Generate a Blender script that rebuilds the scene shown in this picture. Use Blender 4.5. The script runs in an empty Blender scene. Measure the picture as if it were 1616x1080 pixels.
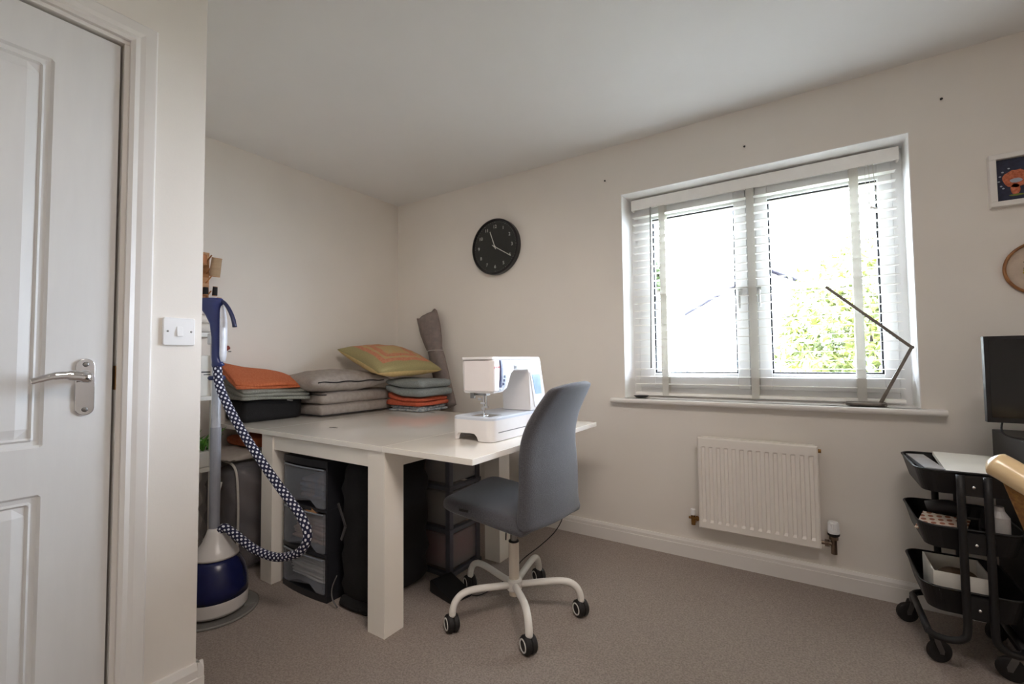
import bpy, bmesh, math, random
from mathutils import Vector, Matrix, Euler
random.seed(7)
SC = bpy.context.scene
COL = SC.collection
PI = math.pi

# ------------------------------------------------------------------ camera
F_PX = 713.69
PITCH, ROLL, YAW, CAM_H = 0.0415767, -0.0102515, 0.5817058, 1.0828
fw = Vector((-math.sin(YAW)*math.cos(PITCH), math.cos(YAW)*math.cos(PITCH), math.sin(PITCH)))
r0 = Vector((math.cos(YAW), math.sin(YAW), 0)); u0 = r0.cross(fw)
rr = r0*math.cos(ROLL) + u0*math.sin(ROLL); uu = -r0*math.sin(ROLL) + u0*math.cos(ROLL)
cd = bpy.data.cameras.new('camera'); cam = bpy.data.objects.new('camera', cd); COL.objects.link(cam)
cd.sensor_fit = 'HORIZONTAL'; cd.sensor_width = 36.0; cd.lens = F_PX/1616*36.0; cd.clip_start = 0.02
M = Matrix((rr, uu, -fw)).transposed().to_4x4(); M.translation = Vector((0, 0, CAM_H))
cam.matrix_world = M
SC.camera = cam
# ------------------------------------------------------------------ world, lights, exposure
w = bpy.data.worlds.new('sky'); SC.world = w; w.use_nodes = True
wn = w.node_tree.nodes; wl = w.node_tree.links
bg = wn['Background']; bg.inputs[0].default_value = (0.78, 0.87, 1.04, 1); bg.inputs[1].default_value = 68.0
def area(name, loc, rot, sx, sy, power, col=(1, 1, 1), portal=False):
    l = bpy.data.lights.new(name, 'AREA'); l.shape = 'RECTANGLE'; l.size = sx; l.size_y = sy
    l.energy = power; l.color = col
    o = bpy.data.objects.new(name, l); COL.objects.link(o); o.location = loc; o.rotation_euler = rot
    if portal: l.cycles.is_portal = True
    return o
area('window_portal', (-0.265, 2.90, 1.475), (-PI/2, 0, 0), 1.34, 1.24, 1, portal=True)
area('ceiling_light', (0.28, 0.55, 2.36), (0, 0, 0), 0.5, 0.5, 15.5, (1.0, 0.89, 0.82))
_sp = bpy.data.lights.new('table_fill_spot', 'SPOT'); _sp.energy = 80; _sp.spot_size = math.radians(84); _sp.spot_blend = 1.0; _sp.shadow_soft_size = 0.30; _sp.color = (1.0, 0.88, 0.79)  # unseen fill spot, added to brighten the table and alcove
_so = bpy.data.objects.new('table_fill_spot', _sp); COL.objects.link(_so); _so.location = (-0.35, 0.55, 2.33)
_so.rotation_euler = (Vector((-1.75, 2.15, 0.80))-Vector((-0.35, 0.55, 2.33))).to_track_quat('-Z', 'Y').to_euler()
SC.view_settings.view_transform = 'Standard'; SC.view_settings.look = 'None'
SC.view_settings.gamma = 1.0; SC.view_settings.use_curve_mapping = False
SC.view_settings.exposure = 0.0
SC.cycles.max_bounces = 12; SC.cycles.diffuse_bounces = 8; SC.cycles.transparent_max_bounces = 16
SC.cycles.sample_clamp_indirect = 8

# ------------------------------------------------------------------ helpers
def lin(c):
    return tuple(((v/255)/12.92 if v/255 <= 0.04045 else ((v/255+0.055)/1.055)**2.4) for v in c)
MATS = {}
def mat(name, rgb, rough=0.6, metal=0.0, var=0.06, scale=30.0, bump=0.0, bscale=None, rgb2=None, coat=0.0, alpha=1.0, trans=0.0, sheen=0.0, spec=0.5, stretch=None):
    if name in MATS: return MATS[name]
    m = bpy.data.materials.new(name); m.use_nodes = True; nt = m.node_tree; N = nt.nodes; L = nt.links
    b = N['Principled BSDF']
    tc = N.new('ShaderNodeTexCoord'); mp = N.new('ShaderNodeMapping'); L.new(tc.outputs['Object'], mp.inputs[0])
    if stretch: mp.inputs['Scale'].default_value = stretch
    nz = N.new('ShaderNodeTexNoise'); nz.inputs['Scale'].default_value = scale; nz.inputs['Detail'].default_value = 3
    L.new(mp.outputs[0], nz.inputs['Vector'])
    cr = N.new('ShaderNodeValToRGB'); L.new(nz.outputs['Fac'], cr.inputs[0])
    c = lin(rgb); c2 = lin(rgb2) if rgb2 else tuple(min(1, v*(1+var)) for v in c); c1 = c if rgb2 else tuple(v*(1-var) for v in c)
    cr.color_ramp.elements[0].position = 0.35; cr.color_ramp.elements[1].position = 0.65
    cr.color_ramp.elements[0].color = (*c1, 1); cr.color_ramp.elements[1].color = (*c2, 1)
    L.new(cr.outputs[0], b.inputs['Base Color'])
    b.inputs['Roughness'].default_value = rough; b.inputs['Metallic'].default_value = metal
    b.inputs['Specular IOR Level'].default_value = spec
    b.inputs['Coat Weight'].default_value = coat; b.inputs['Coat Roughness'].default_value = 0.08
    b.inputs['Alpha'].default_value = alpha; b.inputs['Transmission Weight'].default_value = trans
    b.inputs['Sheen Weight'].default_value = sheen
    if bump:
        nb = N.new('ShaderNodeTexNoise'); nb.inputs['Scale'].default_value = bscale or scale; nb.inputs['Detail'].default_value = 4
        L.new(mp.outputs[0], nb.inputs['Vector'])
        bp = N.new('ShaderNodeBump'); bp.inputs['Strength'].default_value = bump; bp.inputs['Distance'].default_value = 0.004
        L.new(nb.outputs['Fac'], bp.inputs['Height']); L.new(bp.outputs[0], b.inputs['Normal'])
    MATS[name] = m; return m

def glass_mat(name, tint=(0.97, 0.985, 0.98), refl=0.06):
    if name in MATS: return MATS[name]
    m = bpy.data.materials.new(name); m.use_nodes = True; nt = m.node_tree; N = nt.nodes; L = nt.links
    N.remove(N['Principled BSDF']); out = N['Material Output']
    t = N.new('ShaderNodeBsdfTransparent'); t.inputs[0].default_value = (*tint, 1)
    g = N.new('ShaderNodeBsdfGlossy'); g.inputs['Roughness'].default_value = 0.02
    mx = N.new('ShaderNodeMixShader'); lw = N.new('ShaderNodeLayerWeight'); lw.inputs[0].default_value = 0.25
    mu = N.new('ShaderNodeMath'); mu.operation = 'MULTIPLY'; mu.inputs[1].default_value = 0.35
    L.new(lw.outputs['Fresnel'], mu.inputs[0]); L.new(mu.outputs[0], mx.inputs[0])
    L.new(t.outputs[0], mx.inputs[1]); L.new(g.outputs[0], mx.inputs[2]); L.new(mx.outputs[0], out.inputs[0])
    MATS[name] = m; return m

def film_mat(name, rgb, opac=0.35, rough=0.3):
    """milky translucent plastic: transparent mixed with a pale glossy/diffuse surface"""
    if name in MATS: return MATS[name]
    m = bpy.data.materials.new(name); m.use_nodes = True; nt = m.node_tree; N = nt.nodes; L = nt.links
    b = N['Principled BSDF']; out = N['Material Output']
    b.inputs['Base Color'].default_value = (*lin(rgb), 1); b.inputs['Roughness'].default_value = rough
    nz = N.new('ShaderNodeTexNoise'); nz.inputs['Scale'].default_value = 14; tc = N.new('ShaderNodeTexCoord'); L.new(tc.outputs['Object'], nz.inputs['Vector'])
    bp = N.new('ShaderNodeBump'); bp.inputs['Strength'].default_value = 0.3; bp.inputs['Distance'].default_value = 0.01
    L.new(nz.outputs['Fac'], bp.inputs['Height']); L.new(bp.outputs[0], b.inputs['Normal'])
    t = N.new('ShaderNodeBsdfTransparent'); mx = N.new('ShaderNodeMixShader'); mx.inputs[0].default_value = opac
    L.new(t.outputs[0], mx.inputs[1]); L.new(b.outputs[0], mx.inputs[2]); L.new(mx.outputs[0], out.inputs[0])
    MATS[name] = m; return m

WM = {}   # world matrices of the objects made so far
def finish(name, bm, m, parent=None, smooth=False, bevel=0.0, seg=2, subsurf=0, thick=0.0, local=False, wn_=False):
    """link bm as ONE mesh object; geometry is given in world space unless local"""
    me = bpy.data.meshes.new(name)
    bmesh.ops.recalc_face_normals(bm, faces=bm.faces) if not getattr(bm, 'keepn', False) else None
    o = bpy.data.objects.new(name, me); COL.objects.link(o)
    if parent is not None:
        o.parent = parent; W = WM[parent]
        if not local: bm.transform(W.inverted())
        WM[o] = W
    else:
        if local: W = Matrix.Identity(4)
        else:
            xs = [v.co.x for v in bm.verts]; ys = [v.co.y for v in bm.verts]; zs = [v.co.z for v in bm.verts]
            c = Vector(((min(xs)+max(xs))/2, (min(ys)+max(ys))/2, min(zs)))
            W = Matrix.Translation(c); bm.transform(W.inverted()); o.location = c
        WM[o] = W
    bm.to_mesh(me); bm.free()
    for f in me.polygons: f.use_smooth = smooth
    ms = m if isinstance(m, (list, tuple)) else [m]
    for x in ms: me.materials.append(x)
    if thick:
        s = o.modifiers.new('solid', 'SOLIDIFY'); s.thickness = thick; s.offset = 0
    if bevel:
        b = o.modifiers.new('bevel', 'BEVEL'); b.width = bevel; b.segments = seg; b.limit_method = 'ANGLE'; b.angle_limit = 0.6
        b.harden_normals = False
        for f in me.polygons: f.use_smooth = True
        if not smooth:
            w_ = o.modifiers.new('wn', 'WEIGHTED_NORMAL'); w_.keep_sharp = True
    if subsurf:
        s = o.modifiers.new('sub', 'SUBSURF'); s.levels = s.render_levels = subsurf
        for f in me.polygons: f.use_smooth = True
    return o
def tag(o, label, cat, group=None, kind=None):
    o['label'] = label
    if cat: o['category'] = cat
    if group: o['group'] = group
    if kind: o['kind'] = kind
    return o
def thing(name, label, cat, loc, rz=0.0, group=None):
    o = bpy.data.objects.new(name, None); COL.objects.link(o); o.empty_display_size = 0.05
    o.location = loc; o.rotation_euler = (0, 0, rz)
    WM[o] = Matrix.Translation(Vector(loc)) @ Matrix.Rotation(rz, 4, 'Z')
    return tag(o, label, cat, group)
def struct(o, label=None):
    o['kind'] = 'structure'
    if label: o['label'] = label
    return o
def B(*boxes, bm=None):
    """boxes as (x0,x1,y0,y1,z0,z1)"""
    bm = bm or bmesh.new()
    for (x0, x1, y0, y1, z0, z1) in boxes:
        v = [bm.verts.new(p) for p in ((x0,y0,z0),(x1,y0,z0),(x1,y1,z0),(x0,y1,z0),(x0,y0,z1),(x1,y0,z1),(x1,y1,z1),(x0,y1,z1))]
        for f in ((0,3,2,1),(4,5,6,7),(0,1,5,4),(1,2,6,5),(2,3,7,6),(3,0,4,7)): bm.faces.new([v[i] for i in f])
    return bm
def smooth_path(pts, n=6):
    """Catmull-Rom through pts"""
    P = [Vector(p) for p in pts]; P = [2*P[0]-P[1]] + P + [2*P[-1]-P[-2]]; out = []
    for i in range(1, len(P)-2):
        for k in range(n):
            t = k/n; a, b, c, d = P[i-1], P[i], P[i+1], P[i+2]
            out.append(0.5*((2*b)+(c-a)*t+(2*a-5*b+4*c-d)*t*t+(3*b-a-3*c+d)*t**3))
    out.append(P[-2]); return out
def tube(pts, r, seg=12, bm=None, cap=True, closed=False, sx=1.0, up=None):
    """sweep; r number or list; sx squashes one axis; makes UVs (around, metres along)"""
    bm = bm or bmesh.new(); uvl = bm.loops.layers.uv.verify()
    P = [Vector(p) for p in pts]; n = len(P); R = r if isinstance(r, (list, tuple)) else [r]*n
    T = []
    for i in range(n):
        a = P[i-1] if (i > 0 or closed) else P[i]; b = P[(i+1) % n] if (i < n-1 or closed) else P[i]
        T.append((b-a).normalized())
    ref = Vector(up) if up else (Vector((0,0,1)) if abs(T[0].z) < 0.9 else Vector((1,0,0)))
    nv = (ref - T[0]*ref.dot(T[0])).normalized(); rings = []; L = [0]
    for i in range(n):
        nv = (nv - T[i]*nv.dot(T[i])).normalized(); bv = T[i].cross(nv)
        rings.append([bm.verts.new(P[i] + nv*math.cos(2*PI*k/seg)*R[i]*sx + bv*math.sin(2*PI*k/seg)*R[i]) for k in range(seg)])
        if i: L.append(L[-1]+(P[i]-P[i-1]).length)
    for i in range(n-1 if not closed else n):
        a, b = rings[i], rings[(i+1) % n]; la = L[i]; lb = L[i+1] if i+1 < n else L[i]+(P[0]-P[-1]).length
        for k in range(seg):
            f = bm.faces.new((a[k], a[(k+1)%seg], b[(k+1)%seg], b[k]))
            for lp, uv in zip(f.loops, ((k/seg, la), ((k+1)/seg, la), ((k+1)/seg, lb), (k/seg, lb))): lp[uvl].uv = uv
    if cap and not closed:
        bm.faces.new(rings[0][::-1]); bm.faces.new(rings[-1])
    return bm
def lathe(prof, c=(0,0,0), seg=32, bm=None, axis='Z', rot=None, cap=True):
    """profile [(r,z)..] turned about the axis through c"""
    bm = bm or bmesh.new(); c = Vector(c)
    if rot is None: rot = {'Z': Matrix.Identity(3), 'X': Matrix.Rotation(PI/2, 3, 'Y'), 'Y': Matrix.Rotation(-PI/2, 3, 'X')}[axis]
    rings = []
    for (r, z) in prof:
        rings.append([bm.verts.new(c + rot @ Vector((r*math.cos(2*PI*k/seg), r*math.sin(2*PI*k/seg), z))) for k in range(seg)])
    for a, b in zip(rings, rings[1:]):
        for k in range(seg): bm.faces.new((a[k], a[(k+1)%seg], b[(k+1)%seg], b[k]))
    if cap:
        if prof[0][0] > 1e-6: bm.faces.new(rings[0][::-1])
        if prof[-1][0] > 1e-6: bm.faces.new(rings[-1])
    bmesh.ops.remove_doubles(bm, verts=bm.verts, dist=1e-6)
    return bm
def prism(poly, a, b, axis='Z', bm=None):
    """extrude 2-D polygon between a and b; axis Z: (x,y); X: (y,z); Y: (x,z)"""
    bm = bm or bmesh.new()
    f = {'Z': lambda p, t: (p[0], p[1], t), 'X': lambda p, t: (t, p[0], p[1]), 'Y': lambda p, t: (p[0], t, p[1])}[axis]
    A = [bm.verts.new(f(p, a)) for p in poly]; Bv = [bm.verts.new(f(p, b)) for p in poly]; n = len(poly)
    bm.faces.new(A[::-1]); bm.faces.new(Bv)
    for i in range(n): bm.faces.new((A[i], A[(i+1)%n], Bv[(i+1)%n], Bv[i]))
    return bm
def rrect(x0, x1, y0, y1, r, n=6):
    out = []
    for cx, cy, a0 in ((x1-r, y1-r, 0), (x0+r, y1-r, 90), (x0+r, y0+r, 180), (x1-r, y0+r, 270)):
        for k in range(n+1):
            a = math.radians(a0+90*k/n); out.append((cx+r*math.cos(a), cy+r*math.sin(a)))
    return out
def text_mesh(name, s, size, m, parent, mtx, ext=0.0004, align='CENTER'):
    cu = bpy.data.curves.new(name, 'FONT'); cu.body = s; cu.size = size; cu.extrude = ext
    cu.align_x = align; cu.align_y = 'CENTER'
    t = bpy.data.objects.new('t', cu); COL.objects.link(t)
    bpy.context.view_layer.update()
    dg = bpy.context.evaluated_depsgraph_get()
    me = bpy.data.meshes.new_from_object(t.evaluated_get(dg)); bpy.data.objects.remove(t); bpy.data.curves.remove(cu)
    bm = bmesh.new(); bm.from_mesh(me); bpy.data.meshes.remove(me); bm.transform(mtx)
    return finish(name, bm, m, parent)
def text_bm(s, size, mtx, ext=0.0004, bm=None, align='CENTER'):
    cu = bpy.data.curves.new('t', 'FONT'); cu.body = s; cu.size = size; cu.extrude = ext
    cu.align_x = align; cu.align_y = 'CENTER'
    t = bpy.data.objects.new('t', cu); COL.objects.link(t); bpy.context.view_layer.update()
    me = bpy.data.meshes.new_from_object(t.evaluated_get(bpy.context.evaluated_depsgraph_get()))
    bpy.data.objects.remove(t); bpy.data.curves.remove(cu)
    b2 = bmesh.new(); b2.from_mesh(me); b2.transform(mtx); b2.to_mesh(me); b2.free()
    bm = bm or bmesh.new(); bm.from_mesh(me); bpy.data.meshes.remove(me); return bm
def face_mtx(loc, right, up):
    """matrix whose XY plane is spanned by right, up"""
    r = Vector(right).normalized(); u = Vector(up).normalized(); n = r.cross(u)
    m = Matrix((r, u, n)).transposed().to_4x4(); m.translation = Vector(loc); return m
def noise2(x, y, s=1.0, ph=0.0):
    return (math.sin(x*s*1.7+ph)*math.cos(y*s*2.3+ph*1.3) + 0.5*math.sin(x*s*4.1+y*s*3.3+ph*2))/1.5
def soft_box(x0, x1, y0, y1, z0, z1, rnd=0.3, wob=0.004, ph=0.0, seg=10, top=0.0, bm=None):
    """rounded soft slab: superellipse cross-section, slightly uneven; top = extra bulge"""
    bm = bm or bmesh.new(); g = bmesh.new()
    bmesh.ops.create_cube(g, size=2.0); bmesh.ops.subdivide_edges(g, edges=g.edges, cuts=seg, use_grid_fill=True)
    sx, sy, sz = (x1-x0)/2, (y1-y0)/2, (z1-z0)/2; c = Vector(((x0+x1)/2, (y0+y1)/2, (z0+z1)/2)); R = min(rnd*2*sz, sx, sy)
    for v in g.verts:
        p = Vector((v.co.x*sx, v.co.y*sy, v.co.z*sz))
        q = Vector((max(-sx+R, min(sx-R, p.x)), max(-sy+R, min(sy-R, p.y)), max(-sz+min(R, sz), min(sz-min(R, sz), p.z))))
        d = p-q
        if d.length > 1e-6:
            d = d.normalized()*R if d.length > 0 else d
            p = q + Vector((d.x, d.y, d.z*min(R, sz)/R))
        u, t = v.co.x, v.co.y
        if v.co.z > 0: p.z += top*(1-u*u)*(1-t*t)*v.co.z
        k = noise2(p.x, p.y+p.z*2, 9, ph)*wob
        p.x += k*(abs(u) > .7); p.y += k*(abs(t) > .7)*.8
        if v.co.z > 0: p.z += noise2(p.x, p.y, 7, ph+2)*wob
        v.co = p + c
    me = bpy.data.meshes.new('t'); g.to_mesh(me); g.free(); bm.from_mesh(me); bpy.data.meshes.remove(me); return bm
def pillow(cx, cy, cz, lx, ly, h, n=22, ph=0.0, bm=None, droop=0.0, mi=None):
    """two-sided cushion with pinched corners, world placed by its centre"""
    bm = bm or bmesh.new(); V = {}
    for s in (1, -1):
        for i in range(n+1):
            for j in range(n+1):
                u, v = -1+2*i/n, -1+2*j/n
                if s == -1 and (i in (0, n) or j in (0, n)): V[s, i, j] = V[1, i, j]; continue
                e = max(0, (1-u*u))**0.42*max(0, (1-v*v))**0.42
                pin = 1-0.07*(1-v*v)*abs(u)**3 if True else 1
                pin2 = 1-0.07*(1-u*u)*abs(v)**3
                x = u*lx/2*pin; y = v*ly/2*pin2
                z = s*h/2*e*(1+.06*noise2(u*2, v*2, 2, ph)) - droop*(u*u*u*u)
                V[s, i, j] = bm.verts.new((cx+x, cy+y, cz+z))
    for s in (1, -1):
        for i in range(n):
            for j in range(n):
                q = [V[s,i,j], V[s,i+1,j], V[s,i+1,j+1], V[s,i,j+1]]
                f = bm.faces.new(q if s == 1 else q[::-1])
                if mi: f.material_index = mi(s, -1+2*(i+.5)/n, -1+2*(j+.5)/n)
    return bm
def rot_about(bm, c, e):
    bm.transform(Matrix.Translation(Vector(c)) @ Euler(e).to_matrix().to_4x4() @ Matrix.Translation(-Vector(c))); return bm

# ------------------------------------------------------------------ materials
m_wall = mat('wall_paint', (233, 227, 219), 0.85, var=0.012, scale=3, bump=0.04, bscale=180)
m_ceil = mat('ceiling_paint', (232, 231, 229), 0.9, var=0.01, scale=3)
m_carpet = mat('carpet', (140, 127, 118), 0.95, rgb2=(172, 158, 148), scale=160, bump=1.0, bscale=420, sheen=0.2, spec=0.1)
m_gloss = mat('gloss_paint', (232, 228, 223), 0.35, var=0.01, scale=4)
m_door = mat('door_paint', (226, 225, 223), 0.42, var=0.012, scale=40, bump=0.05, bscale=60, stretch=(1, 1, .15))
m_upvc = mat('white_plastic', (240, 240, 240), 0.3, var=0.005)
m_slat = mat('blind_slat', (249, 247, 243), 0.45, var=0.015, scale=20)
m_tape = mat('blind_tape', (228, 226, 220), 0.9, var=0.04, scale=400, bump=0.2)
_n = m_tape.node_tree; _t = _n.nodes.new('ShaderNodeBsdfTranslucent'); _t.inputs[0].default_value = (.8, .79, .75, 1)
_m = _n.nodes.new('ShaderNodeMixShader'); _m.inputs[0].default_value = .35
_n.links.new(_n.nodes['Principled BSDF'].outputs[0], _m.inputs[1]); _n.links.new(_t.outputs[0], _m.inputs[2]); _n.links.new(_m.outputs[0], _n.nodes['Material Output'].inputs[0])
m_rubber = mat('black_rubber', (24, 22, 22), 0.6)
m_gasket = mat('gasket_black', (10, 9, 9), 0.8)
m_chrome = mat('chrome', (225, 225, 228), 0.08, metal=1.0, var=0.0)
m_steel = mat('brushed_steel', (150, 148, 145), 0.35, metal=1.0, var=0.08, scale=60, stretch=(1, 1, 12))
m_brass = mat('aged_brass', (150, 112, 66), 0.35, metal=1.0, var=0.2)
m_black = mat('black_plastic', (20, 20, 22), 0.45, var=0.1)
m_blackmetal = mat('black_powder_coat', (15, 14, 16), 0.5, var=0.08, bump=0.05, bscale=300)
m_table = mat('table_lacquer', (246, 241, 232), 0.12, var=0.01, scale=4, coat=0.5)
m_tleg = mat('table_foil', (246, 240, 230), 0.4, var=0.01, scale=4)
m_machine = mat('machine_shell', (232, 229, 228), 0.3, var=0.01)
m_machgrey = mat('machine_deck', (205, 212, 222), 0.3, var=0.01)
m_navy = mat('navy_plastic', (32, 42, 92), 0.28, var=0.05)
m_blackfab = mat('black_fabric', (19, 18, 19), 0.9, var=0.2, scale=200, bump=0.4, bscale=260)
# ================================================================== the setting
CEIL = 2.4; YB = 2.638; XL = -2.878; XD = -1.652; YS = 0.673; XR = 1.95; YN = -1.3
OX0, OX1, OZ0, OZ1 = -0.93, 0.40, 0.856, 2.087     # window opening
struct(finish('floor', B((XL-.1, XR+.1, YN-.1, YB+.15, -.08, 0)), m_carpet), 'taupe short-pile carpet')
struct(finish('ceiling', B((XL-.1, XR+.1, YN-.1, YB+.3, CEIL, CEIL+.1)), m_ceil), 'plain white painted ceiling')
T = 0.235
struct(finish('wall_back', B((XL-.1, OX0, YB, YB+T, 0, CEIL), (OX1, XR+.1, YB, YB+T, 0, CEIL), (OX0, OX1, YB, YB+T, 0, OZ0-.02), (OX0, OX1, YB, YB+T, OZ1, CEIL)), m_wall), 'pale wall with the window')
struct(finish('wall_left', B((XL-.1, XL, YS-.12, YB+T, 0, CEIL)), m_wall), 'pale wall at the far end of the alcove')
struct(finish('wall_right', B((XR, XR+.1, YN-.1, YB+T, 0, CEIL)), m_wall))
struct(finish('wall_front', B((XD-.1, XR+.1, YN-.1, YN, 0, CEIL)), m_wall))
DY0, DY1, DZ = -0.318, 0.478, 2.045
struct(finish('wall_door_side', B((XD-.11, XD, DY1, YS, 0, CEIL), (XD-.11, XD, YN, DY0, 0, CEIL), (XD-.11, XD, DY0, DY1, DZ, CEIL), (XL, XD-.11, YS-.11, YS, 0, CEIL), (XD-.16, XD-.11, YN, YS-.11, 0, CEIL)), m_wall), 'pale wall around the panelled door, ending at the alcove')
def skirt_profile(h):
    return [(0, 0), (.018, 0), (.018, h*.68), (.015, h*.70), (.015, h*.86), (.008, h), (0, h)]
def skirting(name, a, b, axis, wall, sign, h):
    pr = skirt_profile(h)
    if axis == 'X': poly = [(wall+sign*d, z) for d, z in pr]; bm = prism(poly, a, b, 'X')
    else: poly = [(wall+sign*d, z) for d, z in pr]; bm = prism(poly, a, b, 'Y')
    return struct(finish(name, bm, m_gloss), 'white painted skirting board')
skirting('baseboard_back', XL+.02, XR-.001, 'X', YB, -1, .098)
skirting('baseboard_left', YS+.001, YB-.02, 'Y', XL, 1, .098)
bm = prism([(XD+d, z) for d, z in skirt_profile(.142)], .5445, YS+.018, 'Y')
struct(finish('baseboard_door_side', bm, m_gloss), 'white skirting board beside the door casing')
bm = prism([(YS+d, z) for d, z in skirt_profile(.142)], XL+.02, XD+.017, 'X')
struct(finish('baseboard_front', bm, m_gloss))

# ---- door with casing
def door():
    d = finish('door_1', bmesh_door(), m_door, bevel=0)
    struct(d, 'white panelled door with chrome lever handle, closed')
    return d
def bmesh_door():
    # leaf surface as a height field of rails, mouldings and raised panels (plane x, grid in y,z)
    y0, y1, z0, z1 = DY0+.028, 0.452, 0.008, 2.018; xs = XD-.010
    pans = [(.095, .316, .872, 1.900), (-.19, .037, .872, 1.900), (.095, .316, .20, .752), (-.19, .037, .20, .752)]
    prof = [(0, 0), (.006, -.007), (.016, -.009), (.021, -.003), (.026, -.008), (.050, -.001), (.054, -.001)]
    bm = bmesh.new()
    ys = sorted({y0, y1} | {p[k]+s*o for p in pans for k, s in ((0, 1), (1, -1)) for o, _ in prof})
    zs = sorted({z0, z1} | {p[k]+s*o for p in pans for k, s in ((2, 1), (3, -1)) for o, _ in prof})
    def hgt(y, z):
        for a, b, c, d_ in pans:
            if a-1e-9 <= y <= b+1e-9 and c-1e-9 <= z <= d_+1e-9:
                t = min(y-a, b-y, z-c, d_-z)
                for (o1, h1), (o2, h2) in zip(prof, prof[1:]):
                    if t <= o2+1e-9: return h1+(h2-h1)*(t-o1)/(o2-o1)
                return prof[-1][1]
        return 0
    G = [[bm.verts.new((xs+hgt(y, z), y, z)) for z in zs] for y in ys]
    for i in range(len(ys)-1):
        for j in range(len(zs)-1):
            q = [G[i][j], G[i+1][j], G[i+1][j+1], G[i][j+1]]
            # split mitre cells along the right diagonal
            hs = [hgt(v.co.y, v.co.z) for v in q]
            if abs(hs[0]-hs[2]) < 1e-6 and abs(hs[1]-hs[3]) > 1e-6: bm.faces.new((q[0], q[1], q[2])); bm.faces.new((q[0], q[2], q[3]))
            elif abs(hs[1]-hs[3]) < 1e-6 and abs(hs[0]-hs[2]) > 1e-6: bm.faces.new((q[0], q[1], q[3])); bm.faces.new((q[1], q[2], q[3]))
            else: bm.faces.new(q)
    xb = xs-.035
    C = [bm.verts.new((xb, y, z)) for y, z in ((y0, z0), (y1, z0), (y1, z1), (y0, z1))]
    bm.faces.new(C[::-1])
    bm.faces.new([G[i][0] for i in range(len(ys))][::-1] + [C[0], C[1]])
    bm.faces.new([G[i][-1] for i in range(len(ys))] + [C[2], C[3]])
    bm.faces.new([G[-1][j] for j in range(len(zs))][::-1] + [C[1], C[2]])
    bm.faces.new([G[0][j] for j in range(len(zs))] + [C[3], C[0]])
    return bm
dr = door()
hp = finish('handle_plate', prism([(y, z) for y, z in rrect(.374, .414, .946, 1.101, .0199, 8)], XD-.0105, XD-.0035, 'X'), m_chrome, dr, bevel=.002)
hp['label'] = 'chrome oval back plate'
lev = [(XD-.004, .396, 1.050), (XD+.028, .396, 1.050), (XD+.046, .390, 1.051), (XD+.052, .372, 1.054), (XD+.052, .345, 1.057), (XD+.052, .318, 1.055), (XD+.051, .292, 1.047), (XD+.050, .280, 1.043)]
bm = tube(smooth_path(lev, 5), [.011]*5+[.014]*5+[.0165]*5+[.0135]*5+[.0105]*5+[.0088]*5+[.008]*6, 14, sx=.5, up=(0, 1, 0))
lv = finish('lever', bm, m_chrome, hp, smooth=True)
bm = lathe([(0, 0), (.006, 0), (.0065, .002), (.004, .003), (0, .003)], (XD-.0035, .394, 1.085), 16, axis='X')
lathe([(0, 0), (.006, 0), (.0065, .002), (.004, .003), (0, .003)], (XD-.0035, .394, .962), 16, bm, axis='X')
finish('screw', bm, m_steel, hp, smooth=True)
# frame: lining, stops, casing
bm = B((XD-.105, XD+.001, .4585, DY1, 0, 2.0255), (XD-.105, XD+.001, DY0, DY0+.024, 0, 2.0255), (XD-.105, XD+.001, DY0, DY1, 2.0255, DZ))
fr = struct(finish('trim_1', bm, m_gloss, bevel=.002), 'white door lining around the door')
st = finish('strike_plate', B((XD-.022, XD-.002, .4568, .4592, 1.012, 1.080)), m_brass, fr)
def casing_poly(w):  # (offset from opening, out)
    return [(0, 0), (0, .012), (.010, .016), (.022, .013), (.034, .016), (w-.006, .017), (w, .010), (w, 0)]
bm = bmesh.new(); w_ = .066
pr = casing_poly(w_)
def sweep_casing():
    ins = .008
    y1, y0, zt = DY1-ins, DY0+ins, DZ-ins
    rings = []
    for (yy, zz, dy, dz) in ((y1, 0, 1, 0), (y1, zt, 1, 1), (y0, zt, -1, 1), (y0, 0, -1, 0)):
        rings.append([bm.verts.new((XD+.0005+o, yy+dy*a, zz+dz*a)) for a, o in pr])
    for A_, B_ in zip(rings, rings[1:]):
        n = len(A_)
        for k in range(n): bm.faces.new((A_[k], A_[(k+1)%n], B_[(k+1)%n], B_[k]))
    bm.faces.new(rings[0]); bm.faces.new(rings[-1][::-1])
sweep_casing()
struct(finish('trim_2', bm, m_gloss), 'white moulded architrave around the door')

# ---- light switch
t = thing('light_switch', 'white single rocker light switch on the wall beside the door', 'light switch', (XD, .608, 1.1845))
finish('switch_plate', prism(rrect(.565, .651, 1.1415, 1.2275, .006, 4), XD, XD+.009, 'X'), m_upvc, t, bevel=.0025)
bm = prism([(XD+.008, 1.171), (XD+.0095, 1.198), (XD+.0135, 1.171+.003)], .601, .616, 'Y')
finish('rocker', prism([(XD+.008, 1.170), (XD+.0145, 1.170), (XD+.010, 1.200), (XD+.008, 1.200)], .600, .6165, 'Y'), m_upvc, t, bevel=.0008)
bm.free()
for yy in (.577, .640):
    finish('screw', lathe([(0, 0), (.0032, 0), (.0028, .0016), (0, .0018)], (XD+.0088, yy, 1.185), 12, axis='X'), m_steel, t, smooth=True)

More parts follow.
